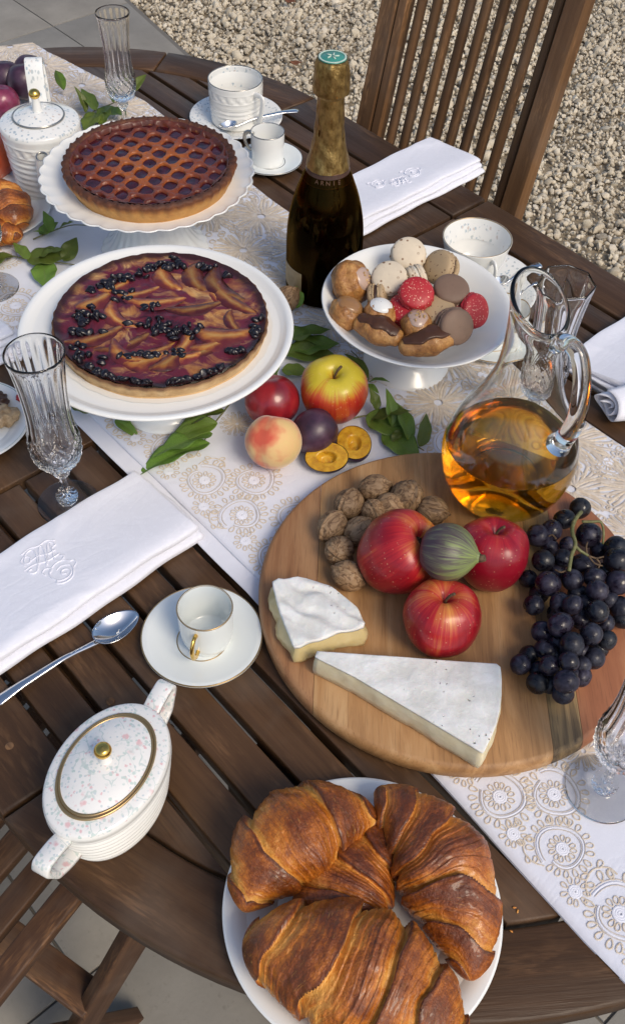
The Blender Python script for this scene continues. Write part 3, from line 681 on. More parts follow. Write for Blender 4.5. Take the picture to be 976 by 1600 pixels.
# ---- pedestal stands
def stand(name, label, loc, R, zr, rf, prof_top, mt, mod=None, n=110):
    s = thing(name, label, "cake stand", loc)
    foot = smooth([(.0004, .010), (rf*.55, .008), (rf-.004, .0), (rf, .0008), (rf-.001, .004), (rf*.82, .012), (rf*.62, zr*.3), (rf*.52, zr*.55), (rf*.55, zr*.75), (rf*.72, zr*.84)], 4)
    b = MB(); b.lathe(foot, n, mod=(lambda r, z, T: r*(1+.03*np.abs(np.sin(T*12+z*30)))) if mod else None); b.obj("foot", mt, s)
    b = MB(); b.lathe(prof_top, n if not mod else 240, mod=mod); b.obj("dish", mt, s)
    return s
z = .120
top1 = np.vstack([smooth([(.0004, z*.80), (.04, z*.81), (.09, z*.86), (.128, z*.905), (.142, z*.935), (.1505, z*.965), (.1525, z*.985), (.1515, z), (.149, z*1.005)], 4), smooth([(.146, z), (.139, z*.965), (.130, z*.955), (.08, z*.955), (.0004, z*.955)], 4)])
stand("cake_stand", "plain white pedestal cake stand carrying the blueberry plum tart", (-.182, .899, RUN-.001), .152, z, .054, top1, M['stone'])
z2 = .120
top2 = np.vstack([smooth([(.0004, z2*.70), (.05, z2*.73), (.09, z2*.83), (.12, z2*.93), (.136, z2*.99), (.1395, z2*1.005)], 6), smooth([(.1375, z2*1.012), (.131, z2*.985), (.11, z2*.955), (.08, z2*.95), (.0004, z2*.95)], 6)])
def scal(r, z, T):
    ph_ = T*17+(r/.14)*2.2; k = sst(.085, .14, r); return r*(1+.028*k*np.abs(np.cos(ph_))-.014*k)
def scal_z(G): return G
s2 = stand("cake_stand", "white scalloped pedestal cake stand carrying the lattice tart", (-.2355, 1.2115, RUN-.001), .14, z2, .0725, top2, M['stone'], scal)
me = s2.children[1].data; co = np.empty(len(me.vertices)*3); me.vertices.foreach_get("co", co); co = co.reshape(-1, 3)
r = np.hypot(co[:, 0], co[:, 1]); T = np.arctan2(co[:, 1], co[:, 0]); co[:, 2] += .0035*sst(.09, .14, r)*(np.abs(np.cos(T*17+(r/.14)*2.2))-.5); me.vertices.foreach_set("co", co.ravel()); me.update()
z3 = .094
top3 = np.vstack([smooth([(.0004, z3*.36), (.03, z3*.38), (.055, z3*.48), (.085, z3*.72), (.108, z3*.95), (.1145, z3*1.01)], 5), smooth([(.1135, z3*1.025), (.106, z3*.985), (.085, z3*.80), (.058, z3*.60), (.03, z3*.50), (.0004, z3*.48)], 5)])
s3 = thing("footed_bowl", "white footed bowl filled with macarons and eclairs", "bowl", (.110, .993, RUN-.001), 0, None, (rad(1.5), rad(2.5), 0))
b = MB(); b.lathe(smooth([(.0004, .008), (.035, .008), (.050, 0), (.0545, .0008), (.0535, .004), (.046, .011), (.036, .022), (.032, .034), (.036, .041)], 4), 90); b.obj("foot", M['stone'], s3)
b = MB(); b.lathe(top3, 100); b.obj("dish", M['stone'], s3)

# ---- sugar bowl (oval, lidded, in front)
sb = thing("sugar_bowl", "oval lidded sugar bowl printed with pink roses and ribbed sides", "sugar bowl", (-.1605, .3885, .0005), rad(65.4))
EX = 1.42; r0 = .0455; hb = .073
prof = [(.0004, .002), (r0*.70, .002), (r0*.78, 0), (r0*.82, .0015)]
for q in np.linspace(0, 1, 56):
    zz = .003+q*(hb-.010); prof.append((r0*(.84+.16*q**.8)+(.0011*math.sin(q*2*math.pi*8) if .08 < q < .93 else .0004), zz))
prof += [(r0*1.01, hb-.005), (r0*1.0, hb-.0028), (r0*.965, hb-.0008)]
b = MB(); b.lathe(prof, 96, ex=EX); b.obj("body", M['porc'], sb)
b = MB(); b.lathe(smooth([(r0*1.004, hb-.0042), (r0*.985, hb-.0012), (r0*.93, hb+.0006), (r0*.80, hb+.0022), (r0*.765, hb+.002), (r0*.755, hb-.002)], 3), 96, ex=EX); b.obj("shoulder", M['florP'], sb)
lid = MB(); lid.lathe(smooth([(r0*.75, hb-.001), (r0*.745, hb+.0035), (r0*.70, hb+.005), (r0*.5, hb+.0095), (r0*.2, hb+.0125), (.0004, hb+.0135)], 4), 96, ex=EX); lo = lid.obj("lid", M['florP'], sb)
ring(MB(), r0*.765, hb+.0032, .0013, 90, ex=EX).obj("gilt_line", M['goldrim'], sb); ring(MB(), r0*.725, hb+.0045, .0009, 90, ex=EX).obj("gilt_line", M['goldrim'], sb)
MB().lathe(smooth([(.0062, hb+.012), (.0048, hb+.016), (.0042, hb+.020), (.0046, hb+.023)], 4), 24).obj("knob_stem", M['porc'], lo)
MB().lathe(smooth([(.0046, hb+.0225), (.0068, hb+.0255), (.0072, hb+.029), (.0052, hb+.0325), (.0004, hb+.034)], 4), 28).obj("knob", M['gold'], lo)
for s in (-1, 1):
    x0 = r0*EX
    pts = [(x0-.005, .0605), (x0+.004, .0640), (x0+.010, .0665), (x0+.024, .0690), (x0+.0275, .0660), (x0+.0285, .0610), (x0+.024, .050), (x0+.020, .0405), (x0+.0165, .0375), (x0+.006, .031), (x0-.006, .027)]
    pp = smooth(pts, 3); path = [(s*x, 0, zz) for x, zz in pp]
    b = MB(); P3 = np.array(path); T3 = np.gradient(P3, axis=0); T3 /= np.linalg.norm(T3, axis=1)[:, None]; Y = np.array((0, 1., 0)); G = []
    for p, tt in zip(P3, T3):
        q = np.cross(Y, tt); a_ = .0078; c_ = .0030
        G.append([p+Y*yy*a_+q*xx*c_ for xx, yy in ((-1, -.85), (-1, .85), (-.7, 1), (.7, 1), (1, .85), (1, -.85), (.7, -1), (-.7, -1))])
    b.grid(np.array(G), cv=True); k = len(G); b.F.append((np.arange(8)[None, ::-1], 0)); b.F.append((np.arange(8)[None]+(k-1)*8, 0))
    b.obj("handle", M['florP'] if s < 2 else M['porc'], sb, sharp=55)
# ---- coffee pot far left
cp = thing("coffee_pot", "white lidded coffee pot with greek key relief beside the plums", "coffee pot", (-.4085, 1.352, RUN-.001), rad(8))
hp = .108; rp = .0565
prof = [(.0004, .002), (rp*.72, .002), (rp*.78, 0), (rp*.81, .002)]
for q in np.linspace(0, 1, 70):
    zz = .004+q*(hp-.014); rr = rp*(.82+.17*q**.8)
    if .06 < q < .72: rr += .0009*math.sin(q*2*math.pi*10)
    if abs(q-.77) < .012 or abs(q-.92) < .012: rr += .0009
    prof.append((rr, zz))
prof += [(rp, hp-.007), (rp*1.0, hp-.004), (rp*.965, hp-.001)]
def mod(r, z, T):
    q = (z-.004)/(hp-.014); return np.where((q > .79) & (q < .90) & (r > rp*.9), r+.0006*np.sign(np.sin(T*22+(q > .845)*1.1)), r)
b = MB(); b.lathe(prof, 176, mod=mod); b.obj("body", M['porc'], cp)
b = MB(); b.lathe(smooth([(rp*1.0, hp-.0055), (rp*.985, hp-.0015), (rp*.93, hp+.001), (rp*.66, hp+.006), (rp*.63, hp+.004)], 4), 90); b.obj("shoulder", M['florB'], cp)
b = MB(); b.lathe(smooth([(rp*.62, hp+.004), (rp*.61, hp+.008), (rp*.56, hp+.0095), (rp*.3, hp+.014), (.0004, hp+.0155)], 4), 80); lo = b.obj("lid", M['florB'], cp)
ring(MB(), rp*.63, hp+.0075, .0013, 80).obj("silver_line", M['platinum'], cp)
MB().lathe(smooth([(.0075, hp+.0135), (.0062, hp+.022), (.0052, hp+.030), (.0056, hp+.034)], 4), 24).obj("knob_stem", M['porc'], lo)
MB().lathe(smooth([(.0056, hp+.0335), (.0078, hp+.037), (.0075, hp+.041), (.0045, hp+.0445), (.0004, hp+.0455)], 4), 24).obj("knob", M['gold'], lo)
b = MB(); pth = smooth([(0.004, -.040, .030), (0.004, -.060, .044), (0.005, -.070, .072), (0.006, -.074, .094)], 6); n_ = len(pth)
b.tube(pth, np.interp(np.arange(n_), [0, n_-1], [.014, .0085]), 20, cap=False)
b.tube(pth[::-1], np.interp(np.arange(n_), [0, n_-1], [.0065, .011]), 20, cap=False); so_ = b.obj("spout", M['porc'], cp)
a_ = np.linspace(0, 2*math.pi, 24, endpoint=False)
ring(MB(), .0075, .0, .0012, 30).obj("silver_line", M['platinum'], cp, (0.006, -.0742, .0945), (rad(22), 0, 0))
pts = smooth([(-.004, .048, .088), (-.005, .060, .110), (-.005, .072, .150), (-.005, .086, .154), (-.004, .090, .138), (-.003, .080, .070), (-.002, .048, .026)], 6)
b = MB(); G = []; T3 = np.gradient(pts, axis=0); T3 /= np.linalg.norm(T3, axis=1)[:, None]; X = np.array((1., 0, 0))
for p, tt in zip(pts, T3):
    q = np.cross(X, tt); G.append([p+X*xx*.0125+q*yy*.0034 for xx, yy in ((-1, -.8), (-.8, -1), (.8, -1), (1, -.8), (1, .8), (.8, 1), (-.8, 1), (-1, .8))])
b.grid(np.array(G), cv=True, flip=True); b.obj("handle", M['florB'], cp, sharp=50)

# ---- spoons
def spoon(label, a, b_, L, tilt=0.0, z=.002, dark=None, bowl=.030):
    """handle end a -> bowl tip b"""
    a, b_ = Vector(a), Vector(b_); d = b_-a; L = d.length
    s = thing("teaspoon", label, "spoon", a, 0, None)
    s.rotation_euler = d.to_track_quat('X', 'Z').to_euler()
    hl = L-2*bowl; x = np.linspace(0, hl+.004, 24); f = x/hl
    w = np.interp(f, [0, .04, .3, .8, 1.03], [.0052, .0066, .0046, .0026, .0036]); th_ = np.interp(f, [0, .8, 1.03], [.0011, .0017, .0016]); zz = np.interp(f, [0, .25, .7, 1.03], [.004, .0075, .0085, .0030])
    G = np.zeros((24, 8, 3))
    for i in range(24): G[i] = [(x[i], w[i]*q, zz[i]+th_[i]*r_) for q, r_ in ((-1, 0), (-.7, .8), (0, 1.15), (.7, .8), (1, 0), (.7, -.8), (0, -1), (-.7, -.8))]
    m = MB(); m.grid(G, cv=True); m.F.append((np.arange(8)[None], 0)); m.obj("handle", M['steel'], s)
    nu, nv = 20, 40; G = np.zeros((nu, nv, 3)); Gi = np.zeros((nu, nv, 3)); al = np.linspace(0, 2*math.pi, nv, endpoint=False)
    for i, q in enumerate(np.linspace(0.02, 1, nu)):
        ex_ = bowl*q*np.cos(al); ey = bowl*.62*q*np.sin(al)*(1-.16*np.cos(al)); hh = .0088*q**2.2
        G[i] = np.c_[hl+bowl+ex_, ey, hh+.0002+.0*al]; Gi[i] = np.c_[hl+bowl+ex_*.985, ey*.985, hh+.0012+.0*al]
    m = MB(); m.grid(G, cv=True); m.grid(Gi, cv=True, flip=True)
    k = nu*nv; e = np.arange(nv)+(nu-1)*nv; m.F.append((np.stack([e, np.roll(e, -1), np.roll(e, -1)+k, e+k], 1)[:, ::-1], 0)); m.obj("bowl", M['steel'], s)
    return s
spoon("polished steel spoon lying between the napkin and the gold lined saucer", (-0.2896, 0.4826, 0.0000), (-0.1702, 0.5880, -0.0000), .15, bowl=.0255)
sp2 = spoon("teaspoon leaning on the saucer of the tall relief cup", (-0.0500, 1.5730, 0.0220), (-0.1734, 1.5124, 0.0165), .1, bowl=.016)
sp3 = spoon("dark teaspoon resting on the flared tea cup saucer", (0.2869, 1.1341, 0.0550), (0.2215, 1.1107, 0.0300), .1, bowl=.014)

# ================================================================== glassware
def flute(label, loc, scale=1.0, panels=16, octo=False, rz=0.0):
    f = thing("champagne_flute", label, "glass", loc, rz, "cut crystal champagne flutes")
    out = [(.0004, 0), (.030, 0), (.0328, .0008), (.033, .0016), (.031, .0026), (.018, .0040), (.011, .0062), (.0105, .0085), (.0115, .013), (.0095, .018), (.0052, .022), (.0040, .030), (.0042, .040), (.0062, .046), (.0088, .050), (.0085, .055), (.0100, .060), (.0185, .066), (.0248, .077), (.0268, .091), (.0262, .105), (.0240, .125), (.0232, .145), (.0242, .170), (.0266, .195), (.0292, .2145)]
    inn = [(.0287, .2155), (.0278, .2140), (.0252, .195), (.0228, .170), (.0218, .145), (.0224, .125), (.0242, .105), (.0243, .093), (.0215, .082), (.0140, .074), (.0004, .0715)]
    o_ = smooth(out, 5); i_ = smooth(inn, 4); k = len(o_)
    def mod(r, z, T):
        idx = np.arange(r.shape[0])[:, None]; ou = idx < k
        dia = (z > .0635) & (z < .118); d = .0013*(np.abs(np.sin(T*9+z*260))+np.abs(np.sin(T*9-z*260))-1.2)*sst(.0625, .070, z)*sst(.120, .104, z)
        fl = -.0011*np.abs(np.cos(T*panels/2))*sst(.105, .118, z)*sst(.213, .200, z)
        kn = ((z > .009) & (z < .021)) | ((z > .044) & (z < .062)); kd = .0009*(np.abs(np.sin(T*5+z*700))+np.abs(np.sin(T*5-z*700))-1)
        stm = ((z >= .021) & (z <= .044)); sd2 = .0004*np.cos(T*6)
        r2 = r+np.where(ou, d+fl+np.where(kn, kd, 0)+np.where(stm, sd2, 0), 0)
        if octo:
            seg = 2*math.pi/8; a = (T+seg/2) % seg-seg/2; oc = np.cos(seg/2)/np.cos(a)*1.04; r2 = np.where(z > .12, r2*(1+(oc-1)*sst(.12, .17, z)), r2)
        return r2
    b = MB(); b.lathe(np.vstack([o_, i_]), 144, mod=mod); b.obj("glass", M['crystal'], f)
    f.scale = (scale,)*3; return f
fl = flute("cut crystal champagne flute beside the long monogrammed napkin", (-.2688, .7372, .0005))
flute("cut crystal champagne flute behind the coffee pot near the table end", (-.325, 1.532, .0005), .87)
flute("cut crystal champagne flute standing on the runner before the grapes", (.2695, .421, RUN))
flute("cut crystal champagne flute on the runner beside the round leaved sprig", (-.437, 1.106, RUN))
flute("eight sided crystal flute standing behind the glass carafe", (.2515, .877, RUN), 1.0, 8, True, .2)

# ---- carafe
CX, CY, CZ = .2035, .757, .0262
ca_ = thing("carafe", "round bellied glass carafe of amber cider on the wooden board", "carafe", (CX, CY, CZ))
hd = np.array((.60, -.80)); hang = math.atan2(hd[1], hd[0])
out = smooth([(.0004, .003), (.030, .002), (.040, .0), (.047, .003), (.058, .017), (.0665, .036), (.0705, .058), (.0695, .078), (.063, .100), (.053, .122), (.042, .145), (.034, .168), (.0295, .190), (.0275, .212), (.0275, .232), (.0300, .250)], 6)
inn = smooth([(.0292, .2535), (.0258, .2535), (.0246, .232), (.0252, .212), (.0272, .190), (.0315, .168), (.0392, .145), (.050, .122), (.0602, .100), (.0668, .078), (.0678, .058), (.0638, .036), (.0555, .0185), (.045, .0075), (.030, .0062), (.0004, .0062)], 6)
def carafe_warp(V):
    z = V[..., 2]; k = sst(.165, .252, z); d = V[..., 0]*hd[0]+V[..., 1]*hd[1]
    V = V.copy(); V[..., 2] = z-d*.70*k; 
    V[..., 0] += -hd[0]*.006*k; V[..., 1] += -hd[1]*.006*k
    return V
b = MB(); b.lathe(np.vstack([out, inn]), 96); b.V = [carafe_warp(v) for v in b.V]; b.obj("vessel", M['glass'], ca_)
hx = lambda r_, z_: (hd[0]*r_, hd[1]*r_, z_)
hp_ = smooth([hx(.0215, .222), hx(.034, .234), hx(.050, .230), hx(.061, .208), hx(.066, .178), hx(.066, .155), hx(.060, .132), hx(.0555, .121)], 7)
n_ = len(hp_)
b = MB(); b.tube(hp_, np.interp(np.arange(n_)/(n_-1), [0, .15, .5, .85, 1], [.0085, .0082, .0085, .0100, .0135]), 20, up=(-hd[1], hd[0], 0)); b.obj("handle", M['glass'], ca_)
lv = .079
li = [(p[0]+.0005, p[1]) for p in inn if p[1] < lv][::-1]; li = [(.0004, .0058)]+li[1:]+[(float(np.interp(lv, [.078, .100], [.0668, .0602]))+.0005, lv), (.060, lv-.0005), (.0004, lv-.0005)]
b = MB(); b.lathe(li, 96); b.obj("cider", M['cider'], ca_)

# ---- champagne bottle
bt = thing("champagne_bottle", "dark champagne bottle with gold foil neck beside the pastry bowl", "bottle", (0.0011, 1.1376, 0.0048), rad(-10))
RB = .0500
body = smooth([(.0004, .012), (.025, .008), (RB-.010, .0), (RB-.003, .002), (RB, .010), (RB, .050), (RB-.0005, .085), (RB-.0030, .112), (RB-.0092, .140), (RB-.0175, .164), (RB-.0255, .186), (.0205, .205), (.0180, .222), (.0160, .245)], 6)
binn = smooth([(.0135, .245), (.0152, .222), (.0178, .205), (RB-.0290, .186), (RB-.0212, .164), (RB-.0130, .140), (RB-.0068, .112), (RB-.0045, .085), (RB-.0040, .050), (RB-.0040, .018), (RB-.012, .010), (.020, .016), (.0004, .020)], 6)
b = MB(); b.lathe(np.vstack([body, binn]), 96); b.obj("glass_body", M['bglass'], bt)
lw = .150; wi = [(p[0]+.0004, p[1]) for p in binn if p[1] < lw][::-1]; wi = [(.0004, .0198)]+wi[1:]+[(RB-.0160, lw), (.0004, lw)]
b = MB(); b.lathe(wi, 80); b.obj("wine", M['wine'], bt)
t = Mt("crinkled_gold_foil", base=(.36, .235, .085), metal=1.0, rough=.38); v = t.co((1, 1, .7))
t.set(normal=t.bump(t.vor(v, 420, 'DISTANCE_TO_EDGE'), .35, .0008, t.bump(t.noise(t.co((1, 1, .25)), 130, 4, .65, .4), .7, .0028)), base=t.ramp(t.noise(v, 160, 3), (.3, (.20, .12, .04)), (.7, (.50, .34, .13)))); M['foil'] = t.m
def crk(r, z, T): return r+.0005*np.sin(T*9+z*90)*np.sin(T*4-z*160)+.0004*vn(np.stack([np.cos(T)*5, np.sin(T)*5, z*90], -1), 2)
MB().lathe(smooth([(RB-.0232, .1835), (.0222, .202), (.0186, .222), (.0168, .245), (.0160, .268), (.0158, .277)], 6), 90, mod=crk).obj("neck_foil", M['foil'], bt)
MB().lathe(smooth([(.0160, .276), (.0205, .2755), (.0215, .279), (.0210, .292), (.0196, .306), (.0178, .3135), (.0160, .3150), (.0004, .3155)], 6), 90, mod=crk).obj("cap_foil", M['foil'], bt)
MB().lathe([(.0158, .2712), (.0166, .2718), (.0172, .2735), (.0166, .2752)], 60).obj("foil_collar", M['foil'], bt)
t = Mt("brown_neck_band", base=(.055, .025, .018), rough=.35); M['band'] = t.m
MB().lathe(smooth([(RB-.0196, .1675), (RB-.0216, .1740), (RB-.0246, .1845)], 4), 80).obj("neck_band", M['band'], bt)
t = Mt("band_line", base=(.17, .09, .055), metal=.5, rough=.45); M['bandline'] = t.m
ring(MB(), RB-.0196, .1678, .0007, 80).obj("band_line", M['bandline'], bt); ring(MB(), RB-.0240, .1835, .0006, 80).obj("band_line", M['bandline'], bt)
t = Mt("green_cap_print", base=(.05, .26, .21), rough=.35); M['capgreen'] = t.m
t = Mt("cap_white", base=(.50, .62, .52), rough=.4); M['capwhite'] = t.m
MB().lathe([(.0160, .3153), (.0155, .3162), (.0004, .3166)], 60).obj("cap_disc", M['capgreen'], bt)
ring(MB(), .0148, .3164, .0012, 60, hz=.0004).obj("cap_ring", M['capwhite'], bt)
e = MB()
for k in range(5): e.tube([(.002*math.cos(k*1.257), .002*math.sin(k*1.257), .317), (.0075*math.cos(k*1.257+.3), .0075*math.sin(k*1.257+.3), .317)], .0009, 6)
e.obj("cap_emblem", M['capwhite'], bt)
t = Mt("cream_gold_label", base=(.33, .25, .13), rough=.5); t.set(base=t.ramp(t.noise(t.co(), 90, 3), (.3, (.26, .19, .09)), (.7, (.38, .29, .16)))); M['label'] = t.m
aa = np.linspace(rad(-162), rad(-106), 24)-rad(-10)-rad(18); G = np.array([np.c_[(RB+.0004)*np.cos(aa), (RB+.0004)*np.sin(aa), np.full(24, zz)] for zz in (.018, .030, .050)])
b = MB(); b.grid(G, flip=True); lo = b.obj("front_label", M['label'], bt)
# neck lettering, worn and hard to read
def letters(word, r0, z, size, a0, step, slope, mt, parent):
    for k, chx in enumerate(word):
        cu = bpy.data.curves.new("letter", 'FONT'); cu.body = chx; cu.size = size; cu.extrude = .00015; cu.align_x = 'CENTER'
        a = a0+step*k; o = ob("letter", cu, parent, (r0*math.cos(a), r0*math.sin(a), z)); o.data.materials.append(mt)
        me_ = bpy.data.meshes.new_from_object(o); bpy.data.objects.remove(o); o = ob("letter", me_, parent, (r0*math.cos(a), r0*math.sin(a), z), (rad(90)-slope, 0, a+rad(90)))
letters("ARNIE", RB-.0215+.0011, .1722, .0075, rad(-106), rad(14), .25, M['bandline'], bt)

# ================================================================== wooden board and what lies on it
BX, BY, BR, BT = .1455, .6205, .1965, .0262
board = thing("serving_board", "round mango wood serving board of joined planks carrying cheese and fruit", "board", (BX, BY, RUN-.0006))
bh = BT-RUN+.0006
xs = [-BR, -.1375, .0795, .108, BR]; bm_ = [M['mango2'], M['mango1'], M['mango4'], M['mango3']]
for k in range(4):
    x0, x1 = xs[k]+(.0002 if k else 0), xs[k+1]-(.0002 if k < 3 else 0)
    def arc(r, lo, hi, n=40):
        pts = []
        for x in np.linspace(lo, hi, n): pts.append((x, math.sqrt(max(r*r-x*x, 0))))
        return pts
    ring_ = []
    for (dr, z) in ((-.010, 0), (-.003, .002), (0, .006), (0, bh-.006), (-.0025, bh-.0015), (-.006, bh)):
        r = BR+dr; lo, hi = max(x0, -r+1e-5), min(x1, r-1e-5)
        u_ = (1-np.cos(np.linspace(0, math.pi, 44)))/2; xx = lo+(hi-lo)*u_
        yy = np.sqrt(np.maximum(r*r-xx*xx, 0)); ring_.append(np.vstack([np.c_[xx, yy, np.full(44, z)], np.c_[xx, -yy, np.full(44, z)][::-1]]))
    b = MB(); b.grid(np.array(ring_), cv=True); n_ = 88
    b.F.append(((np.arange(n_)+5*n_)[None, ::-1], 0)); b.F.append((np.arange(n_)[None], 0))
    # grain along y: build in a frame whose x is the length
    V = b.V[0]; b.V = [np.c_[V[:, 1], -V[:, 0], V[:, 2]]]
    b.obj("plank", bm_[k], board, (0, 0, 0), (0, 0, rad(90)), sharp=50)

def fruit_mesh(name, prof, mt, lobes=5, amp=.0, n=48, bumps=.0, seed=0, twist=.0):
    p = smooth(prof, 6); b = MB(); th = np.linspace(0, 2*math.pi, n, endpoint=False); T = np.repeat(th[None], len(p), 0)
    r = np.repeat(p[:, :1], n, 1); z = np.repeat(p[:, 1:2], n, 1); zn = (z-z.min())/(z.max()-z.min())
    r = r*(1+amp*np.cos(lobes*T+twist)*np.abs(zn-.45)*2)
    X, Y = r*np.cos(T), r*np.sin(T); G = np.stack([X, Y, z], -1)
    if bumps: rr = fbm(G/np.abs(p).max()*1.6, seed); G = G*(1+bumps*rr[..., None])
    b.grid(G, cv=True, flip=True, at=np.stack([np.cos(T), np.sin(T), zn], -1))
    return b.mesh(name, mt)
APPLE = [(.0003, -.78), (.10, -.80), (.28, -.90), (.52, -.86), (.82, -.52), (.97, -.10), (1.0, .18), (.94, .52), (.74, .80), (.46, .93), (.24, .88), (.10, .74), (.0003, .62)]
def m_apple(name, red, red2, yel, amt, seed):
    t = Mt(name, rough=.33, coat=.12, coatr=.2, spec=.4)
    st = t.noise(t.co((9, 9, .9), attr="pc", loc=(seed, 0, 0)), 1.6, 4, .65); big = t.noise(t.co((1.2, 1.2, 1.0), attr="pc", loc=(seed, seed, 0)), 1.0, 2)
    z = t.sep(t.co(attr="pc"), 2)
    f = t.math('ADD', t.math('ADD', t.math('MULTIPLY', st, .8), t.math('MULTIPLY', big, 1.3)), t.math('MULTIPLY', t.mr(z, .78, .98), amt[1]))
    c = t.ramp(t.mr(f, amt[0], amt[0]+.7), (0.0, red2), (.38, red), (.72, tuple(.5*(a+b) for a, b in zip(red, yel))), (1.0, yel))
    dots = t.vor(t.co((1, 1, 1)), 210); c = t.mix(t.mr(dots, .16, .07, 0, .45), c, (.72, .5, .28))
    t.set(base=c, normal=t.bump(t.noise(t.co(), 60, 3), .1, .002)); return t.m
M['apR'] = m_apple("red_apple_skin", (.42, .016, .020), (.26, .006, .014), (.62, .24, .05), (1.0, .34), 1.3)
M['apR2'] = m_apple("deep_red_apple_skin", (.36, .010, .020), (.24, .005, .016), (.48, .08, .04), (1.12, .25), 4.1)
M['apG'] = m_apple("red_and_gold_apple_skin", (.50, .075, .018), (.40, .02, .015), (.58, .46, .035), (.84, .60), 2.2)
t = Mt("apple_stem", rough=.8); t.set(base=t.ramp(t.noise(t.co(), 300, 2), (.3, (.05, .03, .015)), (.7, (.16, .10, .05)))); M['stem'] = t.m
t = Mt("green_stem", rough=.6); t.set(base=t.ramp(t.noise(t.co(), 200, 2), (.3, (.09, .10, .03)), (.7, (.20, .19, .075)))); M['gstem'] = t.m
def put(root, o_up, loc, spin=0.0):
    q = Vector(o_up).to_track_quat('Z', 'Y'); root.location = loc; root.rotation_euler = (q.to_matrix() @ Matrix.Rotation(spin, 3, 'Z')).to_euler()
def apple(label, loc, r, up, mt, stem=True, spin=0, seed=0, calyx=False):
    a = thing("apple", label, "apple", loc, 0, None)
    me = fruit_mesh("apple_skin", [(x*r, z*r) for x, z in APPLE], mt, 5, .03, 56, .02, seed); ob("skin", me, a)
    if stem:
        p = smooth([(0, 0, r*.60), (r*.04, 0, r*.80), (r*.12, r*.02, r*.98), (r*.22, r*.05, r*1.10)], 4)
        MB().tube(p, np.linspace(.0013, .0016, len(p))*r/.038, 8).obj("stem", M['stem'], a)
    else:
        b = MB()
        for k in range(6):
            q = k*1.05; b.tube([(r*.02*math.cos(q), r*.02*math.sin(q), r*.66), (r*.09*math.cos(q), r*.09*math.sin(q), r*.73), (r*.05*math.cos(q+.5), r*.05*math.sin(q+.5), r*.79)], [.0016, .0014, .0004], 5)
        b.obj("calyx", M['stem'], a)
    put(a, up, loc, spin); return a
apple("large red apple lying on its side beside the walnuts with its calyx showing", (0.0863, 0.6318, 0.0660), .0415, (.55, -.05, .75), M['apR'], False, .5, 1)
apple("deep red apple between the fig and the carafe", (0.1797, 0.6399, 0.0600), .0365, (.02, .25, 1), M['apR2'], True, 2.2, 3)
apple("red apple with a long curved stem in front of the fig", (0.1262, 0.5584, 0.0610), .0368, (-.02, .12, 1), M['apR'], True, 2.3, 7)
apple("red and yellow apple standing on the runner beside the nectarine", (0.0188, 0.8900, 0.0420), .0395, (-.03, -.18, 1), M['apG'], True, .3, 9)
# fig
t = Mt("fig_skin", rough=.45); v = t.co((6, 6, 1.4), attr="pc"); st = t.noise(v, 1.3, 4, .65, .7); z = t.sep(t.co(attr="pc"), 2)
c = t.ramp(t.math('ADD', t.math('MULTIPLY', st, .9), t.math('MULTIPLY', z, .35)), (.46, (.055, .030, .045)), (.60, (.10, .085, .070)), (.72, (.16, .19, .085)), (.92, (.24, .30, .085)))
t.set(base=c, normal=t.bump(st, .35, .0015)); M['fig'] = t.m
fg = thing("fig", "green and purple striped fig resting on the red apples", "fig", (0, 0, 0))
me = fruit_mesh("fig_skin", [(.0003, -.90), (.25, -.92), (.62, -.78), (.92, -.38), (1.0, .02), (.88, .42), (.64, .70), (.38, .90), (.22, 1.0), (.16, 1.08)], M['fig'], 7, .03, 48, .02, 5); ob("skin", me, fg, scale=.0280)
MB().tube([(0, 0, .029), (0, .0005, .0325), (.001, .001, .0355)], [.0044, .0038, .0032], 10).obj("stem", M['stem'], fg)
put(fg, (1.0, -.28, .12), (0.1290, 0.6070, 0.1030), .6)
# walnuts
t = Mt("walnut_shell", rough=.62); v = t.co((1, 1, .45), rnd=3.0); w0 = t.math('ABSOLUTE', t.math('SUBTRACT', t.noise(v, 95, 2, .5, 1.8), .5)); w1 = t.math('ADD', t.mr(w0, 0, .05, .22, .55), t.math('MULTIPLY', t.noise(v, 200, 3), .5))
c = t.ramp(w1, (.22, (.030, .015, .007)), (.45, (.11, .058, .026)), (.68, (.215, .125, .060)), (.85, (.32, .205, .11)))
t.set(base=t.hsv(c, .5, 1, t.mr(t.rnd(), 0, 1, .75, 1.15)), normal=t.bump(w1, .5, .0016)); M['walnut'] = t.m
def walnut_mesh(seed):
    nu, nv = 40, 56; u_ = np.linspace(0, math.pi, nu); v_ = np.linspace(0, 2*math.pi, nv, endpoint=False); Ug_, Vg_ = np.meshgrid(u_, v_, indexing='ij')
    D = np.stack([np.sin(Ug_)*np.cos(Vg_), np.sin(Ug_)*np.sin(Vg_), np.cos(Ug_)], -1)
    r = 1+.035*fbm(D*4.5, seed, 3)-.05*np.abs(vn(D*5.2, seed+7))+.09*np.exp(-(D[..., 1]/.07)**2)-.05*np.exp(-((np.abs(D[..., 1])-.17)/.07)**2)
    r = r+.10*np.exp(-((1-D[..., 2])/.05))
    G = D*r[..., None]*np.array((.0152, .0150, .0172)); b = MB(); b.grid(G, cv=True); return b.mesh("walnut", M['walnut'])
wm = [walnut_mesh(k*11) for k in range(3)]
wl = ["walnut standing at the back of the heap, nearest the carafe glow", "walnut at the back corner of the heap, next to the plank joint", "large walnut touching the back of the big red apple", "walnut wedged between two bigger nuts behind the big red apple", "walnut on the plank joint opposite the plum halves", "small walnut in the middle of the walnut heap", "lone walnut between the big red apple and the carafe", "walnut pressed against the side of the big red apple", "walnut in the front row of the heap beside the big apple", "frontmost walnut of the heap nearest the camembert piece"]
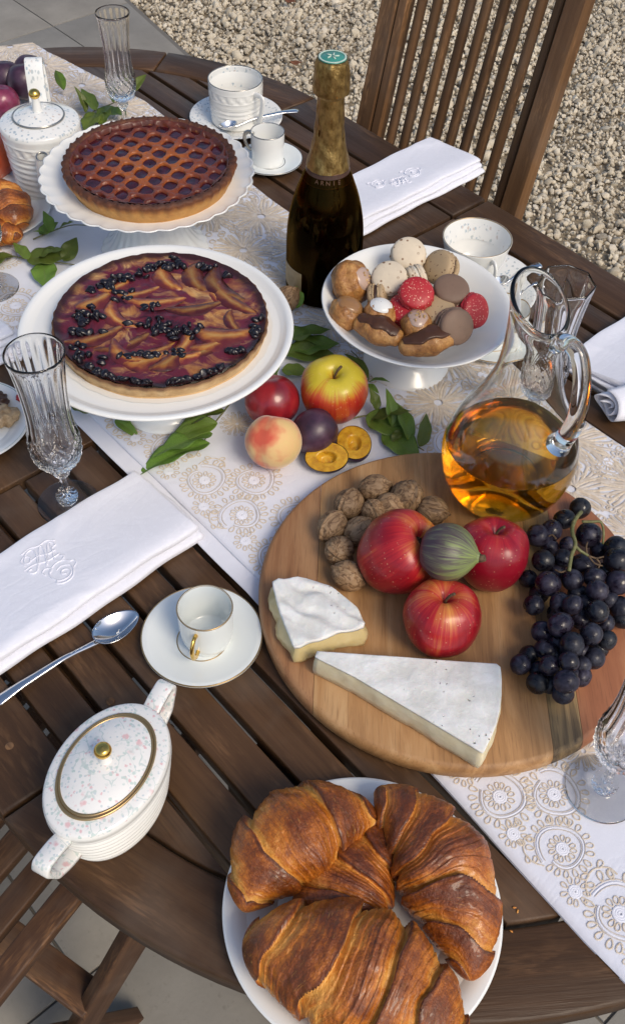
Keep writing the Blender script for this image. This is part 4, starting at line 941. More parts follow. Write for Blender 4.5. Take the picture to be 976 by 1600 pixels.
for k, (px_, s) in enumerate(zip([(0.0655, 0.7406, 0.0425), (0.0379, 0.7162, 0.0425), (0.0987, 0.7273, 0.0440), (0.0816, 0.7159, 0.0425), (0.0212, 0.6851, 0.0425), (0.0640, 0.7086, 0.0415), (0.1262, 0.7130, 0.0425), (0.0485, 0.6797, 0.0425), (0.0290, 0.6532, 0.0425), (0.0387, 0.6210, 0.0425)], [1.02, 1.05, 1.2, 1.0, 1.02, .9, 1.0, 1.0, 1.0, 1.02])):
    o = ob("walnut", wm[k % 3], None, px_, (k*1.3, 1.1+.9*math.sin(k*2.1), k*2.3), s); o.location.z = BT+.0150*s; tag(o, wl[k], "walnut", "walnuts heaped on the board")
# ---- brie wedge
t = Mt("white_bloomy_rind", rough=.85); v = t.co(); n1_ = t.noise(v, 38, 5, .6); pits = t.vor(t.N("VectorMath", {0: v, 1: t.N("VectorMath", {0: t.noisec(v, 30, 2), 3: .02}, operation='SCALE')}, operation='ADD'), 150)
pm = t.math('MULTIPLY', t.mr(pits, .14, .05), t.mr(t.noise(v, 22, 1), .5, .6)); c = t.mix(t.mr(n1_, .38, .66), (.66, .655, .61), (.84, .84, .82)); c = t.mix(t.math('MULTIPLY', pm, .6), c, (.42, .37, .28))
t.set(base=c, normal=t.bump(t.math('SUBTRACT', t.math('MULTIPLY', n1_, .8), pm), .9, .004), sss=.1, ssss=.004); M['rind'] = t.m
t = Mt("cheese_paste", rough=.5, sss=.25, ssss=.006, sssr=(1, .8, .5)); v = t.co(); q = t.noise(v, 70, 4, .6)
t.set(base=t.ramp(q, (.3, (.64, .56, .36)), (.7, (.76, .70, .50))), normal=t.bump(q, .25, .0015, t.bump(t.vor(v, 200), .15, .001))); M['paste'] = t.m
t = Mt("ripe_cream_paste", rough=.3, sss=.3, ssss=.006, sssr=(1, .8, .45)); v = t.co(); t.set(base=t.ramp(t.noise(v, 50, 3), (.3, (.60, .48, .22)), (.7, (.70, .58, .32))), normal=t.bump(t.noise(v, 45, 2), .3, .003)); M['cream'] = t.m
def slab(poly_t, poly_b, h, name, mt_top, parent, rnd=.003, z0=0.0):
    pass
br = thing("brie_wedge", "long triangular wedge of white rinded brie on the board", "cheese", (.1100, .4880, BT))
tip, rt, rm, rb = [np.array(q)-np.array((.11, .488)) for q in ((.0085, .5190), (.1775, .5150), (.1728, .4670), (.1552, .4250))]
edge = [tip+np.array((.000, -.004)), tip+np.array((.0015, .0015)), tip+(rt-tip)*.25+np.array((0, .0012)), tip+(rt-tip)*.5+np.array((0, .0008)), tip+(rt-tip)*.75, rt+np.array((-.003, .0)), rt+np.array((0, -.003)), (rt*2+rm)/3+np.array((.0015, 0)), (rt+rm*2)/3+np.array((.0015, 0)), rm, (rm*2+rb)/3+np.array((.0018, 0)), (rm+rb*2)/3+np.array((.0015, 0)), rb+np.array((.0012, .002)), rb, rb+(tip-rb)*.25, rb+(tip-rb)*.5, rb+(tip-rb)*.75]
def cheese(poly, h, parent, side_paste, top_name="rind", jit=.0012, seed=0, sag=.0):
    p = np.array(poly); n = len(p); pr = []
    for i in range(n):
        a, b_ = p[i], p[(i+1) % n]; m_ = max(2, int(np.linalg.norm(b_-a)/.004)); pr += [a+(b_-a)*q/m_ for q in range(m_)]
    p = np.array(pr); n = len(p); c0 = p.mean(0)
    d = np.roll(p, -1, 0)-np.roll(p, 1, 0); nr = np.c_[d[:, 1], -d[:, 0]]; nr /= np.linalg.norm(nr, axis=1)[:, None]+1e-9
    if ((p-c0)*nr).sum() < 0: nr = -nr
    def rng_(inset, z, nz=0.0):
        q = p-nr*inset; zz = np.full(n, z)
        if nz: q = q+nr*(nz*fbm(np.c_[q*70, np.full(n, z*70)], seed))[:, None]
        return np.c_[q, zz]
    return p, nr, c0, rng_, n
p, nr, c0, rg, n = cheese(edge, .03, br, True)
hB = .0300
b = MB(); G = np.array([rg(.0015, .0015), rg(-.0012, .003, .0008), rg(-.0020, .010, .0012), rg(-.0018, .018, .0012), rg(-.0008, .024, .0010), rg(.0003, hB-.0022, .0006)]); b.grid(G, cv=True, flip=False); b.F.append((np.arange(n)[None], 0)); b.obj("paste", M['paste'], br)
def top_cap(parent, mt, name, p, nr, c0, h, over, th, seed, amp=.0012, lowcurve=None):
    n = len(p); rings = [np.c_[p-nr*.0012, np.full(n, h-th)], np.c_[p+nr*over, np.full(n, h-th)], np.c_[p+nr*over*1.2, np.full(n, h-th*.45)], np.c_[p+nr*over*.6, np.full(n, h-.0004)]]
    for f in np.linspace(.98, .005, 40):
        q = c0+(p+nr*over*.2-c0)*f; rings.append(np.c_[q, np.full(n, h)+amp*.6*fbm(np.c_[q*45, q[:, :1]*0], seed, 2)])
    if lowcurve: rings = [np.c_[r_[:, :2], r_[:, 2]+lowcurve(r_)] for r_ in rings]
    b = MB(); b.grid(np.array(rings), cv=True); return b.obj(name, mt, parent)
top_cap(br, M['rind'], "rind", p, nr, c0, hB+.001, .0006, .0022, 2)
# rind on the curved heel
# ---- camembert piece
cm = thing("camembert_piece", "oozing quarter of camembert with wrinkled white rind beside the brie", "cheese", (.0105, .5690, BT))
o0 = np.array((.0105, .5690)); A, B_, C, D, E_ = [np.array(q)-o0 for q in ((-.0363, .5974), (-.0035, .6050), (.0348, .5827), (.0527, .5560), (-.0108, .5263))]
edge = [A+np.array((.001, .003)), A*.5+B_*.5+np.array((0, .0035)), B_, B_*.5+C*.5+np.array((.002, .004)), C, C*.5+D*.5+np.array((.002, .002)), D, D+np.array((-.001, -.004)), D*.66+E_*.34, D*.33+E_*.67, E_, E_*.66+A*.34+np.array((-.0015, 0)), E_*.33+A*.67+np.array((-.0015, .001))]
p, nr, c0, rg, n = cheese(edge, .03, cm, True, seed=8)
b = MB(); G = np.array([rg(.003, .0008), rg(-.003, .003, .003), rg(-.0045, .008, .004), rg(-.003, .015, .0035), rg(-.0005, .021, .002), rg(.001, .0265, .001)]); b.grid(G, cv=True); b.F.append((np.arange(n)[None], 0)); b.obj("paste", M['cream'], cm)
wr = lambda r_: .0016*np.sin((r_[:, 0]*.55+r_[:, 1]*.85)*330+2.5*vn(np.c_[r_[:, :2]*60, r_[:, :1]*0], 3))*sst(.020, .028, r_[:, 2])
top_cap(cm, M['rind'], "rind", p, nr, c0, .0300, .0012, .0045, 6, .0014, wr)
# ---- grapes
t = Mt("black_grape_skin", rough=.32, coat=.15); v = t.co(rnd=5.0); bl = t.noise(v, 85, 4, .65, .5)
c = t.ramp(bl, (.38, (.004, .003, .008)), (.54, (.014, .015, .026)), (.72, (.044, .050, .070)))
t.set(base=t.hsv(c, t.mr(t.rnd(), 0, 1, .48, .56), 1, t.mr(t.rnd(), 0, 1, .5, 1.5)), rough=t.mr(bl, .38, .55, .16, .6), spec=.35); M['grape'] = t.m
def ball(nu=18, nv=26, r=1.0, sz=1.0, seed=None, amp=0.0, fr=2.0):
    u_ = np.linspace(0, math.pi, nu); v_ = np.linspace(0, 2*math.pi, nv, endpoint=False); A_, B2 = np.meshgrid(u_, v_, indexing='ij')
    D = np.stack([np.sin(A_)*np.cos(B2), np.sin(A_)*np.sin(B2), np.cos(A_)], -1); rr = 1+(amp*fbm(D*fr, seed) if seed is not None else 0)
    G = D*(rr[..., None] if seed is not None else 1)*r; G[..., 2] *= sz; return MB().grid(G, cv=True)
gm = [ball(18, 26, .0142, s, 5+k, .03).mesh("grape", M['grape']) for k, s in enumerate((1.04, 1.12, .98))]
bunch = thing("grape_bunch", "bunch of black grapes with green stalks lying on the board", "grapes", (.243, .575, BT))
GL = [(0.0417, 0.1513, 0.0135, 0.77), (0.0197, 0.1269, 0.0223, 0.7), (0.0047, 0.1108, 0.0223, 0.74), (-0.0106, 0.1029, 0.0223, 0.78), (0.0026, 0.0958, 0.0135, 0.59), (-0.0114, 0.0631, 0.0311, 0.81), (0.0089, 0.0676, 0.0311, 0.62), (-0.0243, 0.0535, 0.0135, 0.62), (-0.0102, 0.0345, 0.0311, 0.86), (0.0146, 0.0406, 0.0311, 0.71), (0.0307, 0.0672, 0.0223, 0.73), (0.0424, 0.1066, 0.0223, 0.89), (-0.0243, 0.0147, 0.0223, 0.7), (-0.0009, 0.0112, 0.0311, 0.74), (0.0077, 0.0037, 0.0399, 0.75), (0.0344, 0.0223, 0.0399, 0.75), (0.0373, 0.0451, 0.0311, 0.67), (0.0306, -0.0028, 0.0399, 0.74), (0.0506, 0.0249, 0.0223, 0.52), (-0.0066, -0.0198, 0.0399, 0.77), (-0.0201, -0.016, 0.0223, 0.73), (0.0212, -0.0288, 0.0399, 0.77), (0.0405, -0.0234, 0.0223, 0.65), (0.0424, -0.0029, 0.0223, 0.56), (0.0016, -0.0415, 0.0399, 0.76), (-0.0187, -0.0368, 0.0223, 0.63), (0.025, -0.0434, 0.0223, 0.73), (-0.043, -0.0512, 0.0179, 0.67), (-0.0333, -0.0377, 0.0135, 0.54), (-0.0201, -0.0598, 0.0311, 0.71), (-0.0039, -0.0603, 0.0399, 0.62), (0.012, -0.0527, 0.0223, 0.56), (-0.0291, -0.0704, 0.0179, 0.69), (-0.0075, -0.0782, 0.0346, 0.72), (0.0124, -0.0614, 0.0179, 0.5), (-0.0072, -0.0806, 0.0179, 0.71), (0.0663, 0.0876, 0.0258, 0.89), (0.0632, 0.068, 0.0311, 0.92), (0.0599, 0.0398, 0.0311, 0.86), (0.0622, 0.0176, 0.0179, 0.81), (0.063, 0.0081, 0.0135, 0.57), (0.0527, 0.0933, 0.0135, 0.6), (0.0206, 0.095, 0.0179, 0.61), (0.0204, 0.0313, 0.0223, 0.66), (0.0187, -0.0002, 0.0223, 0.7), (-0.0064, -0.0273, 0.0223, 0.64), (-0.0081, -0.0402, 0.017, 0.64), (0.0136, -0.0366, 0.0223, 0.64), (-0.0252, -0.0547, 0.0135, 0.54), (-0.015, 0.0359, 0.0135, 0.66), (0.0265, 0.0189, 0.0223, 0.66), (0.0041, 0.06, 0.0179, 0.67), (-0.0023, 0.008, 0.0179, 0.65), (-0.017, -0.0686, 0.0135, 0.59), (0.0566, 0.0661, 0.0135, 0.69), (0.076, 0.0726, 0.0153, 0.79), (0.0269, -0.0029, 0.0179, 0.65), (0.0346, -0.0269, 0.0135, 0.61), (0.0039, -0.0603, 0.0179, 0.59)]
for k, (x, y, z_, s) in enumerate(GL):
    q = .06*math.sin(k*7.1); ob("grape", gm[k % 3], bunch, (x, y, z_), (k*1.7, k*.9, k*2.3), tuple(min(max(s*1.04*(1+f*q), .66), 1.22) for f in (1, .4, 1.6)))
BO = Vector((.243, .575, BT))
def rel(pt): return tuple(Vector(pt)-BO)
def stalk(pts, r, mt='gstem', nm="stalk"):
    p = smooth([rel(q) for q in pts], 5); MB().tube(p, np.linspace(r, r*.8, len(p)), 8).obj(nm, M[mt], bunch)
stalk([(0.2771, 0.7010, 0.0620), (0.2662, 0.6823, 0.0700), (0.2603, 0.6642, 0.0740), (0.2610, 0.6469, 0.0750), (0.2555, 0.6329, 0.0740), (0.2511, 0.6152, 0.0720)], .0023)
stalk([(0.2601, 0.6453, 0.0750), (0.2650, 0.6406, 0.0730), (0.2734, 0.6370, 0.0700)], .0017)
stalk([(0.2746, 0.6844, 0.0660), (0.2851, 0.6833, 0.0680), (0.2942, 0.6846, 0.0660), (0.2963, 0.6745, 0.0620), (0.2955, 0.6642, 0.0560)], .0015)
for (a, b_, c_) in (((0.2734, 0.6370, 0.0700), (0.2816, 0.6366, 0.0670), (0.2906, 0.6411, 0.0640)), ((0.2734, 0.6370, 0.0700), (0.2797, 0.6309, 0.0660), (0.2883, 0.6312, 0.0620)), ((0.2721, 0.6370, 0.0700), (0.2723, 0.6459, 0.0720), (0.2742, 0.6517, 0.0730)), ((0.2448, 0.6584, 0.0680), (0.2415, 0.6632, 0.0680), (0.2380, 0.6630, 0.0660)), ((0.2521, 0.6199, 0.0700), (0.2446, 0.6163, 0.0680), (0.2393, 0.6208, 0.0660)), ((0.2816, 0.6366, 0.0670), (0.2855, 0.6327, 0.0640), (0.2840, 0.6278, 0.0620))):
    stalk([a, b_, c_], .0010, 'stem')

# ================================================================== fruit on the runner
t = Mt("nectarine_skin", rough=.3, coat=.3); v = t.co((1, 1, 1), attr="pc"); n_ = t.noise(v, 1.4, 3)
t.set(base=t.ramp(n_, (.3, (.14, .008, .016)), (.55, (.30, .014, .022)), (.8, (.42, .05, .035)))); M['nect'] = t.m
t = Mt("peach_skin", rough=.75, sheen=.5, sheenr=.4); v = t.co((1, 1, 1), loc=(.013, .02, .03)); n_ = t.noise(v, 26, 3, .55); st = t.noise(t.co((8, 8, .7), attr="pc"), 1.5, 3)
t.set(base=t.ramp(t.mix(.02, n_, st), (.36, (.60, .10, .055)), (.47, (.68, .26, .12)), (.56, (.72, .46, .20)), (.75, (.66, .52, .20))), normal=t.bump(t.noise(t.co(), 700, 2), .2, .0006)); M['peach'] = t.m
t = Mt("plum_skin", rough=.42, coat=.1); v = t.co(); n_ = t.noise(v, 45, 4, .6)
t.set(base=t.ramp(n_, (.3, (.020, .009, .020)), (.55, (.055, .022, .045)), (.8, (.11, .055, .085)))); M['plum'] = t.m
t = Mt("red_plum_skin", rough=.3, coat=.3); n_ = t.noise(t.co(), 60, 3); t.set(base=t.ramp(n_, (.3, (.12, .010, .035)), (.7, (.32, .05, .11)))); M['rplum'] = t.m
t = Mt("plum_flesh", rough=.28, sss=.3, ssss=.004, sssr=(1, .5, .15)); v = t.co(); q = t.noise(v, 120, 4, .6, .5)
t.set(base=t.ramp(q, (.3, (.42, .19, .012)), (.55, (.62, .34, .022)), (.8, (.70, .45, .06))), normal=t.bump(q, .4, .0015)); M['flesh'] = t.m
def stone_fruit(name, label, cat, loc, r, up, mt, cleft=0.0, squash=.95, spin=0.0, group=None, seed=0):
    f = thing(name, label, cat, loc, 0, group); nu, nv = 40, 56
    u_ = np.linspace(0, math.pi, nu); v_ = np.linspace(0, 2*math.pi, nv, endpoint=False); A_, B2 = np.meshgrid(u_, v_, indexing='ij')
    D = np.stack([np.sin(A_)*np.cos(B2), np.sin(A_)*np.sin(B2), np.cos(A_)], -1)
    ang = np.arctan2(np.sin(B2), np.cos(B2)); gr_ = np.exp(-(ang/.22)**2)*np.sin(A_)**.6
    rr = 1-.055*cleft*gr_-.16*np.exp(-(A_/.33)**2)+.012*fbm(D*1.8, seed)
    G = D*rr[..., None]*r; G[..., 2] *= squash
    MB().grid(G, cv=True, at=np.stack([np.cos(B2), np.sin(B2), (1-np.cos(A_))/2], -1)).obj("skin", mt, f)
    put(f, up, loc, spin); return f
stone_fruit("nectarine", "dark red nectarine with a cleft behind the peach", "nectarine", (-0.0524, 0.8768, 0.0360), .0322, (-.1, .45, 1), M['nect'], 1.4, .96, rad(-95), seed=2)
stone_fruit("peach", "pale yellow peach with a red blush beside the dark plum", "peach", (-0.0471, 0.8095, 0.0365), .0320, (.1, .75, .8), M['peach'], 1.0, .98, rad(70), seed=4)
stone_fruit("plum", "whole dark purple plum between the peach and apple", "plum", (-0.0017, 0.8350, 0.0300), .0258, (.7, .5, .3), M['plum'], .6, 1.1, 0, "purple plums", 6)
for k, (loc, r, lab) in enumerate((((-0.5284, 1.6114, 0.0400), .0265, "dark plum at the outer side of the heap, farthest from the coffee pot handle"), ((-0.4987, 1.6483, 0.0340), .0265, "dark plum touching the handle of the coffee pot"), ((-0.4944, 1.5934, 0.0450), .0270, "dark plum on top of the heap behind the coffee pot"), ((-0.5660, 1.6250, 0.0360), .026, "dark plum at the rear of the heap by the table end"))):
    stone_fruit("plum", lab, "plum", loc, r, (.2*math.sin(k*2), .3, 1), M['plum'], .6, 1.05, k*1.3, "purple plums", 10+k)
stone_fruit("red_plum", "glossy magenta plum in front of the dark plum heap", "plum", (-0.5203, 1.5435, 0.0340), .0275, (.1, .2, 1), M['rplum'], .6, 1, 1.0, None, 20)
t = Mt("tomato_orange_skin", rough=.25, coat=.4, base=(.46, .075, .02)); M['tomato'] = t.m
me = fruit_mesh("fruit_skin", [(x*.040, z*.034) for x, z in APPLE], M['tomato'], 6, .05, 56, .01, 3)
o = thing("tomato", "orange red tomato beside the coffee pot and croissant plate", "tomato", (-0.5009, 1.3779, 0.0360)); ob("skin", me, o); MB().tube([(0, 0, .02), (0, .001, .029)], .002, 8).obj("stem", M['gstem'], o)
def plum_half(label, loc, r, up, spin):
    f = thing("plum_half", label, "plum", loc, 0, "halved plums"); nv = 48; th_ = np.linspace(0, 2*math.pi, nv, endpoint=False)
    ex_ = np.array((1.22, .92, 1.0))
    G = []; 
    for a in np.linspace(0, math.pi/2, 14): G.append(np.c_[r*math.sin(a)*np.cos(th_), r*math.sin(a)*np.sin(th_), np.full(nv, -r*.9*math.cos(a))]*ex_)
    MB().grid(np.array(G), cv=True, flip=True).obj("skin", M['plum'], f)
    G = []
    for q in np.linspace(1, .02, 20):
        rr = np.full(nv, r*q); pit = -.42*r*(1-sst(.28, .50, q))-.02*r*vn(np.c_[np.cos(th_)*q*4, np.sin(th_)*q*4, th_*0], 4); zz = pit+.02*r*(1-q)+.0*th_
        G.append(np.c_[rr*.97*np.cos(th_)*ex_[0], rr*.97*np.sin(th_)*ex_[1]*(1 if q > .55 else .9), zz])
    MB().grid(np.array(G), cv=True, flip=True).obj("flesh", M['flesh'], f); put(f, up, loc, spin); return f
plum_half("halved plum with orange flesh lying nearest the wooden board", (0.0133, 0.8030, 0.0220), .0205, (-.12, -.30, .9), rad(18))
plum_half("halved plum with hollow stone cavity behind the other half", (0.0442, 0.8282, 0.0220), .0215, (-.05, -.05, 1), rad(-35))

# ================================================================== croissants
def m_crois(name, dark, mid, lite):
    t = Mt(name, rough=.36, coat=.28, coatr=.12, spec=.45); s_ = t.co(attr="pc")
    ln = t.noise(t.co((17, 1.5, 1), attr="pc", rnd=4.0), 1.0, 5, .72, .2); lf = t.noise(t.co((60, 2.6, 1), attr="pc", rnd=2.0), 1.0, 3, .65, .2); fl = t.noise(t.co(rnd=2.0), 38, 5, .62, .4); bl = t.noise(t.co(), 260, 4, .65, .8)
    wr = t.vor(t.N("VectorMath", {0: t.co(), 1: t.N("VectorMath", {0: t.noisec(t.co(), 120, 2), 3: .012}, operation='SCALE')}, operation='ADD'), 230, 'DISTANCE_TO_EDGE')
    edge = t.sep(s_, 2)
    f = t.math('ADD', t.math('ADD', t.math('MULTIPLY', ln, .28), t.math('MULTIPLY', lf, .30)), t.math('ADD', t.math('MULTIPLY', fl, .85), t.math('MULTIPLY', edge, .24)))
    c = t.ramp(t.mr(t.math('ADD', f, t.mr(wr, .0, .06, .10, 0.0)), .50, 1.18), (0.0, lite), (.24, tuple(.6*a+.4*b for a, b in zip(lite, mid))), (.46, mid), (.74, dark), (1.0, tuple(x*.5 for x in dark)))
    flake = t.math('MULTIPLY', t.mr(lf, .62, .70), t.mr(fl, .45, .6)); c = t.mix(t.math('MULTIPLY', flake, .6), c, tuple(min(1, x*1.15) for x in lite))
    t.set(base=c, rough=t.mr(bl, .3, .7, .55, .28), normal=t.bump(wr, .45, .0014, t.bump(bl, .55, .0020, t.bump(t.mix(.75, ln, lf), .45, .0012)))); return t.m
M['cr1'] = m_crois("golden_brown_croissant", (.215, .050, .005), (.50, .150, .012), (.82, .42, .09))
M['cr2'] = m_crois("deep_brown_croissant", (.175, .038, .0045), (.43, .118, .010), (.74, .33, .06))
def croissant_mesh(L, R, bend, seed, bands=5, mt=None, tip=.30, slant=.9):
    nu, nv = 320, 120; s = np.linspace(-1, 1, nu); ph_ = np.linspace(0, 2*math.pi, nv, endpoint=False); S, F_ = np.meshgrid(s, ph_, indexing='ij')
    wv = fbm(np.stack([S*2.0, np.cos(F_)*.9, np.sin(F_)*.9], -1), seed, 2)*.08
    q = S*bands/2*(1+.12*S*math.sin(seed))+slant*.5*np.sin(F_-.3+seed)*np.tanh(S*3)+wv*bands*.5
    aq = np.abs(q)+.42; k = np.floor(aq); fr = aq-k
    base = R*(tip+(1-tip)*(1-np.abs(S)**1.6))*np.sqrt(np.maximum(1-np.abs(S)**10, 1e-4))
    hsh = np.sin(k*12.9+np.sign(q)*4.1+seed)*.5
    pil = (1-np.abs(2*np.clip(fr, 0, 1)-1)**3.0)
    stair = (.55-fr)*(1-sst(.95, 1.0, fr))+sst(.95, 1.0, fr)*(.55-1.0)
    rr = base*(1+.08*pil+.22*stair+.05*hsh-.06)
    sub_ = fr*6.0+.4*vn(np.stack([S*3, F_*.9, S*0], -1), seed+9); st2 = sub_-np.floor(sub_); rr = rr*(1+.034*(.5-st2)*sst(.30, .7, fr))      # thin leaves showing near each fold
    D3 = np.stack([S*3, np.cos(F_), np.sin(F_)], -1)
    rr = rr*(1+.04*fbm(D3*1.0, seed+5)+.016*fbm(D3*7, seed+8, 2)+.012*np.abs(vn(np.stack([S*26, np.cos(F_)*6, np.sin(F_)*6], -1), seed+12))+.008*fbm(np.stack([q*11, F_*1.4, S*0], -1), seed+3, 2))
    th_ = S*bend/2; rho = L/bend
    C = np.stack([rho*np.sin(th_), rho*(np.cos(th_)-1), 0*S], -1); Nn = np.stack([np.sin(th_), np.cos(th_), 0*S], -1)
    G = C+Nn*(rr*np.cos(F_)*1.06)[..., None]; G[..., 2] = rr*np.sin(F_)*.90
    zb = -R*.60; G[..., 2] = np.where(G[..., 2] < zb, zb+(G[..., 2]-zb)*.25, G[..., 2])
    G[..., 2] -= G[..., 2].min()
    edge = .9*np.exp(-((fr-.30)/.28)**2)-1.1*np.exp(-((1-fr)/.13)**2)+1.3*np.exp(-(fr/.06)**2)+.5*np.sin(F_)+.35*(.5-st2)*sst(.3, .7, fr)
    b = MB(); b.grid(G, cv=True, flip=True, at=np.stack([q, F_+.3*q, edge], -1))
    b.F.append((np.arange(nv)[None, ::-1], 0)); b.F.append(((np.arange(nv)+(nu-1)*nv)[None], 0))
    return b.mesh("croissant", mt or M['cr1'])
def croissant(label, loc, rot, me, s=1.0):
    o = ob("croissant", me, None, loc, rot, s); return tag(o, label, "croissant", "croissants on the white plates")
PZ = .0055
cA = croissant_mesh(.148, .0400, 1.5, 3, 4.2, M['cr1'], .22); cB = croissant_mesh(.172, .0375, 1.0, 11, 5.5, M['cr2'], .27); cC = croissant_mesh(.180, .0465, .9, 21, 5.0, M['cr1'], .38); cD = croissant_mesh(.15, .036, 1.1, 31, 5.0, M['cr2'], .4)
croissant("dark croissant lying beneath the others in the middle of the plate", (0.0403, 0.3098, 0.0200)[:2]+(PZ,), (0, 0, rad(62)), cD, .95)
croissant("golden croissant arched over the others, its tip over the plate rim by the sugar bowl", (-0.0024, 0.3439, 0.0500)[:2]+(.016,), (rad(-4), rad(2), rad(38)), cA)
croissant("dark glazed croissant with one tip towards the brie wedge", (0.1159, 0.3277, 0.0500)[:2]+(.014,), (rad(-3), rad(4), rad(-64)), cB)
croissant("broad pale golden croissant in front of the other croissants on the plate", (0.0490, 0.2471, 0.0500)[:2]+(.017,), (rad(10), rad(3), rad(-22)), cC)
cE = croissant_mesh(.14, .036, 1.4, 41, 6, M['cr1'], .42)
croissant("golden croissant on the plate beside the coffee pot", (-0.4579, 1.2601, 0.0300)[:2]+(.0105,), (0, 0, rad(-40)), cE, .92)
croissant("small croissant end at the rim of the plate beside the leaf sprig", (-0.4591, 1.2029, 0.0200)[:2]+(.0105,), (0, 0, rad(5)), cD, .6)

# ================================================================== tarts
TA = Vector((-.1765, .8995, .120*.955+RUN-.001)); RA = .1185
ta = thing("plum_tart", "blueberry and plum tart with baked custard on the plain stand", "tart", TA)
t = Mt("shortcrust", rough=.75); v = t.co(); q = t.noise(v, 60, 5, .65)
t.set(base=t.mix(t.mr(t.math('ADD', t.sep(v, 2), t.math('MULTIPLY', q, .006)), .0145, .0185, 0, .9), t.ramp(q, (.3, (.38, .22, .09)), (.55, (.55, .36, .17)), (.8, (.64, .46, .25))), (.10, .035, .014)), normal=t.bump(t.noise(v, 180, 4), .5, .002)); M['crust'] = t.m
t = Mt("browned_crust", rough=.7); v = t.co(); q = t.noise(v, 50, 5, .65); zz = t.sep(v, 2)
c = t.ramp(t.math('ADD', t.math('MULTIPLY', q, .5), t.mr(zz, .014, .028, 0, .62)), (.2, (.52, .27, .075)), (.42, (.42, .18, .045)), (.68, (.17, .055, .018)), (.9, (.06, .02, .010)))
t.set(base=c, normal=t.bump(t.noise(v, 200, 4), .6, .002)); M['crust2'] = t.m
def wav(r, z, T): return r*(1+.006*np.cos(T*44)*sst(.0, .01, z)*(r > RA*.9)+.006*vn(np.stack([np.cos(T)*9, np.sin(T)*9, z*60], -1), 3))
b = MB(); b.lathe(smooth([(.0004, 0), (RA-.008, 0), (RA-.004, .001), (RA-.001, .008), (RA+.0002, .0140), (RA-.0006, .0158), (RA-.002, .0160), (RA-.0035, .0150), (RA-.0045, .013)], 4), 176, mod=wav); b.obj("crust", M['crust'], ta)
t = Mt("baked_custard", rough=.34, coat=.12, coatr=.12, spec=.4); v = t.co(); w = t.N("VectorMath", {0: v, 1: t.N("VectorMath", {0: t.noisec(v, 14, 3), 3: .05}, operation='SCALE')}, operation='ADD')
st = t.noise(t.N("Mapping", {0: w, 2: (0, 0, .5), 3: (1, 1.7, 1)}), 21, 5, .62, 1.0); br_ = t.noise(w, 40, 4, .6)
rdA = t.N("VectorMath", {0: t.N("VectorMath", {0: v, 1: (1, 1, 0)}, operation='MULTIPLY')}, operation='LENGTH', out=1)
c = t.ramp(br_, (.3, (.60, .38, .15)), (.5, (.44, .20, .06)), (.7, (.22, .065, .022)))
juice = t.math('ADD', t.math('MULTIPLY', t.sep(t.co(attr='pc'), 0), .22), t.math('SUBTRACT', st, .005)); c = t.mix(t.mr(juice, .40, .54), c, (.125, .016, .030)); c = t.mix(t.mr(juice, .60, .74, 0, .92), c, (.016, .004, .010)); c = t.mix(t.mr(t.math('ADD', rdA, t.math('MULTIPLY', br_, .012)), .110, .118, 0, .92), c, (.028, .009, .008))
t.set(base=c, normal=t.bump(br_, .5, .004)); M['custard'] = t.m
xg = np.linspace(0, 1, 46); G = np.zeros((46, 120, 3)); a_ = np.linspace(0, 2*math.pi, 120, endpoint=False)
for i, q in enumerate(xg): rr = (RA-.0022)*max(q, .01); G[i] = np.c_[rr*np.cos(a_), rr*np.sin(a_), .0165+0*a_]
G[..., 2] += .0014*fbm(G*60, 5)+.0020*sst(.93, 1, np.hypot(G[..., 0], G[..., 1])/(RA-.0012))*(1+.5*vn(G*120, 2))
CL = [((-0.2057, 0.9777, 0.1400), .030, .008, 35, 20), ((-0.2420, 0.9510, 0.1400), .024, .009, 42, 16), ((-0.1740, 0.9898, 0.1400), .022, .007, 0, 12), ((-0.2537, 0.8924, 0.1400), .018, .013, 0, 20), ((-0.2558, 0.8648, 0.1400), .016, .010, 0, 10), ((-0.2569, 0.8329, 0.1400), .010, .016, 20, 12), ((-0.1706, 0.8759, 0.1400), .030, .012, -15, 26), ((-0.1389, 0.8725, 0.1400), .016, .012, 0, 10), ((-0.1862, 0.9139, 0.1400), .010, .004, 8, 6), ((-0.1851, 0.8292, 0.1400), .045, .006, 12, 22), ((-0.1518, 0.8345, 0.1400), .012, .006, 0, 6), ((-0.0913, 0.8436, 0.1400), .020, .006, 20, 10), ((-0.0700, 0.8825, 0.1400), .008, .020, 0, 14), ((-0.1330, 0.9890, 0.1400), .012, .008, -40, 8), ((-0.1097, 0.9783, 0.1400), .004, .004, 0, 4), ((-0.1687, 0.7831, 0.1400), .055, .005, 0, 22), ((-0.2299, 0.7940, 0.1400), .030, .007, -38, 16), ((-0.1107, 0.7965, 0.1400), .030, .005, 14, 12), ((-0.2205, 0.9289, 0.1400), .014, .010, 30, 8)]
st_ = np.zeros(G.shape[:2])
for (c0_, sx_, sy_, an, cnt) in CL:
    l = Vector(c0_)-TA; ca, sa = math.cos(rad(an)), math.sin(rad(an)); dx, dy = G[..., 0]-l.x, G[..., 1]-l.y
    st_ += np.exp(-((dx*ca+dy*sa)/(sx_+.006))**2-((-dx*sa+dy*ca)/(sy_+.004))**2)
MB().grid(G, cv=True, at=np.stack([np.clip(st_, 0, 2)+.001, st_*0, st_*0], -1)).obj("custard", M['custard'], ta)
t = Mt("baked_plum_slice", rough=.32, coat=.14, coatr=.1, spec=.4); v = t.co(attr="pc"); e_ = t.sep(v, 1); q = t.noise(t.co((1, 3, 1)), 60, 4, .6)
c = t.ramp(t.math('ADD', t.math('MULTIPLY', q, .55), t.math('MULTIPLY', t.math('ABSOLUTE', e_), .42)), (.18, (.60, .34, .10)), (.36, (.46, .17, .035)), (.52, (.18, .030, .022)), (.70, (.035, .007, .011)))
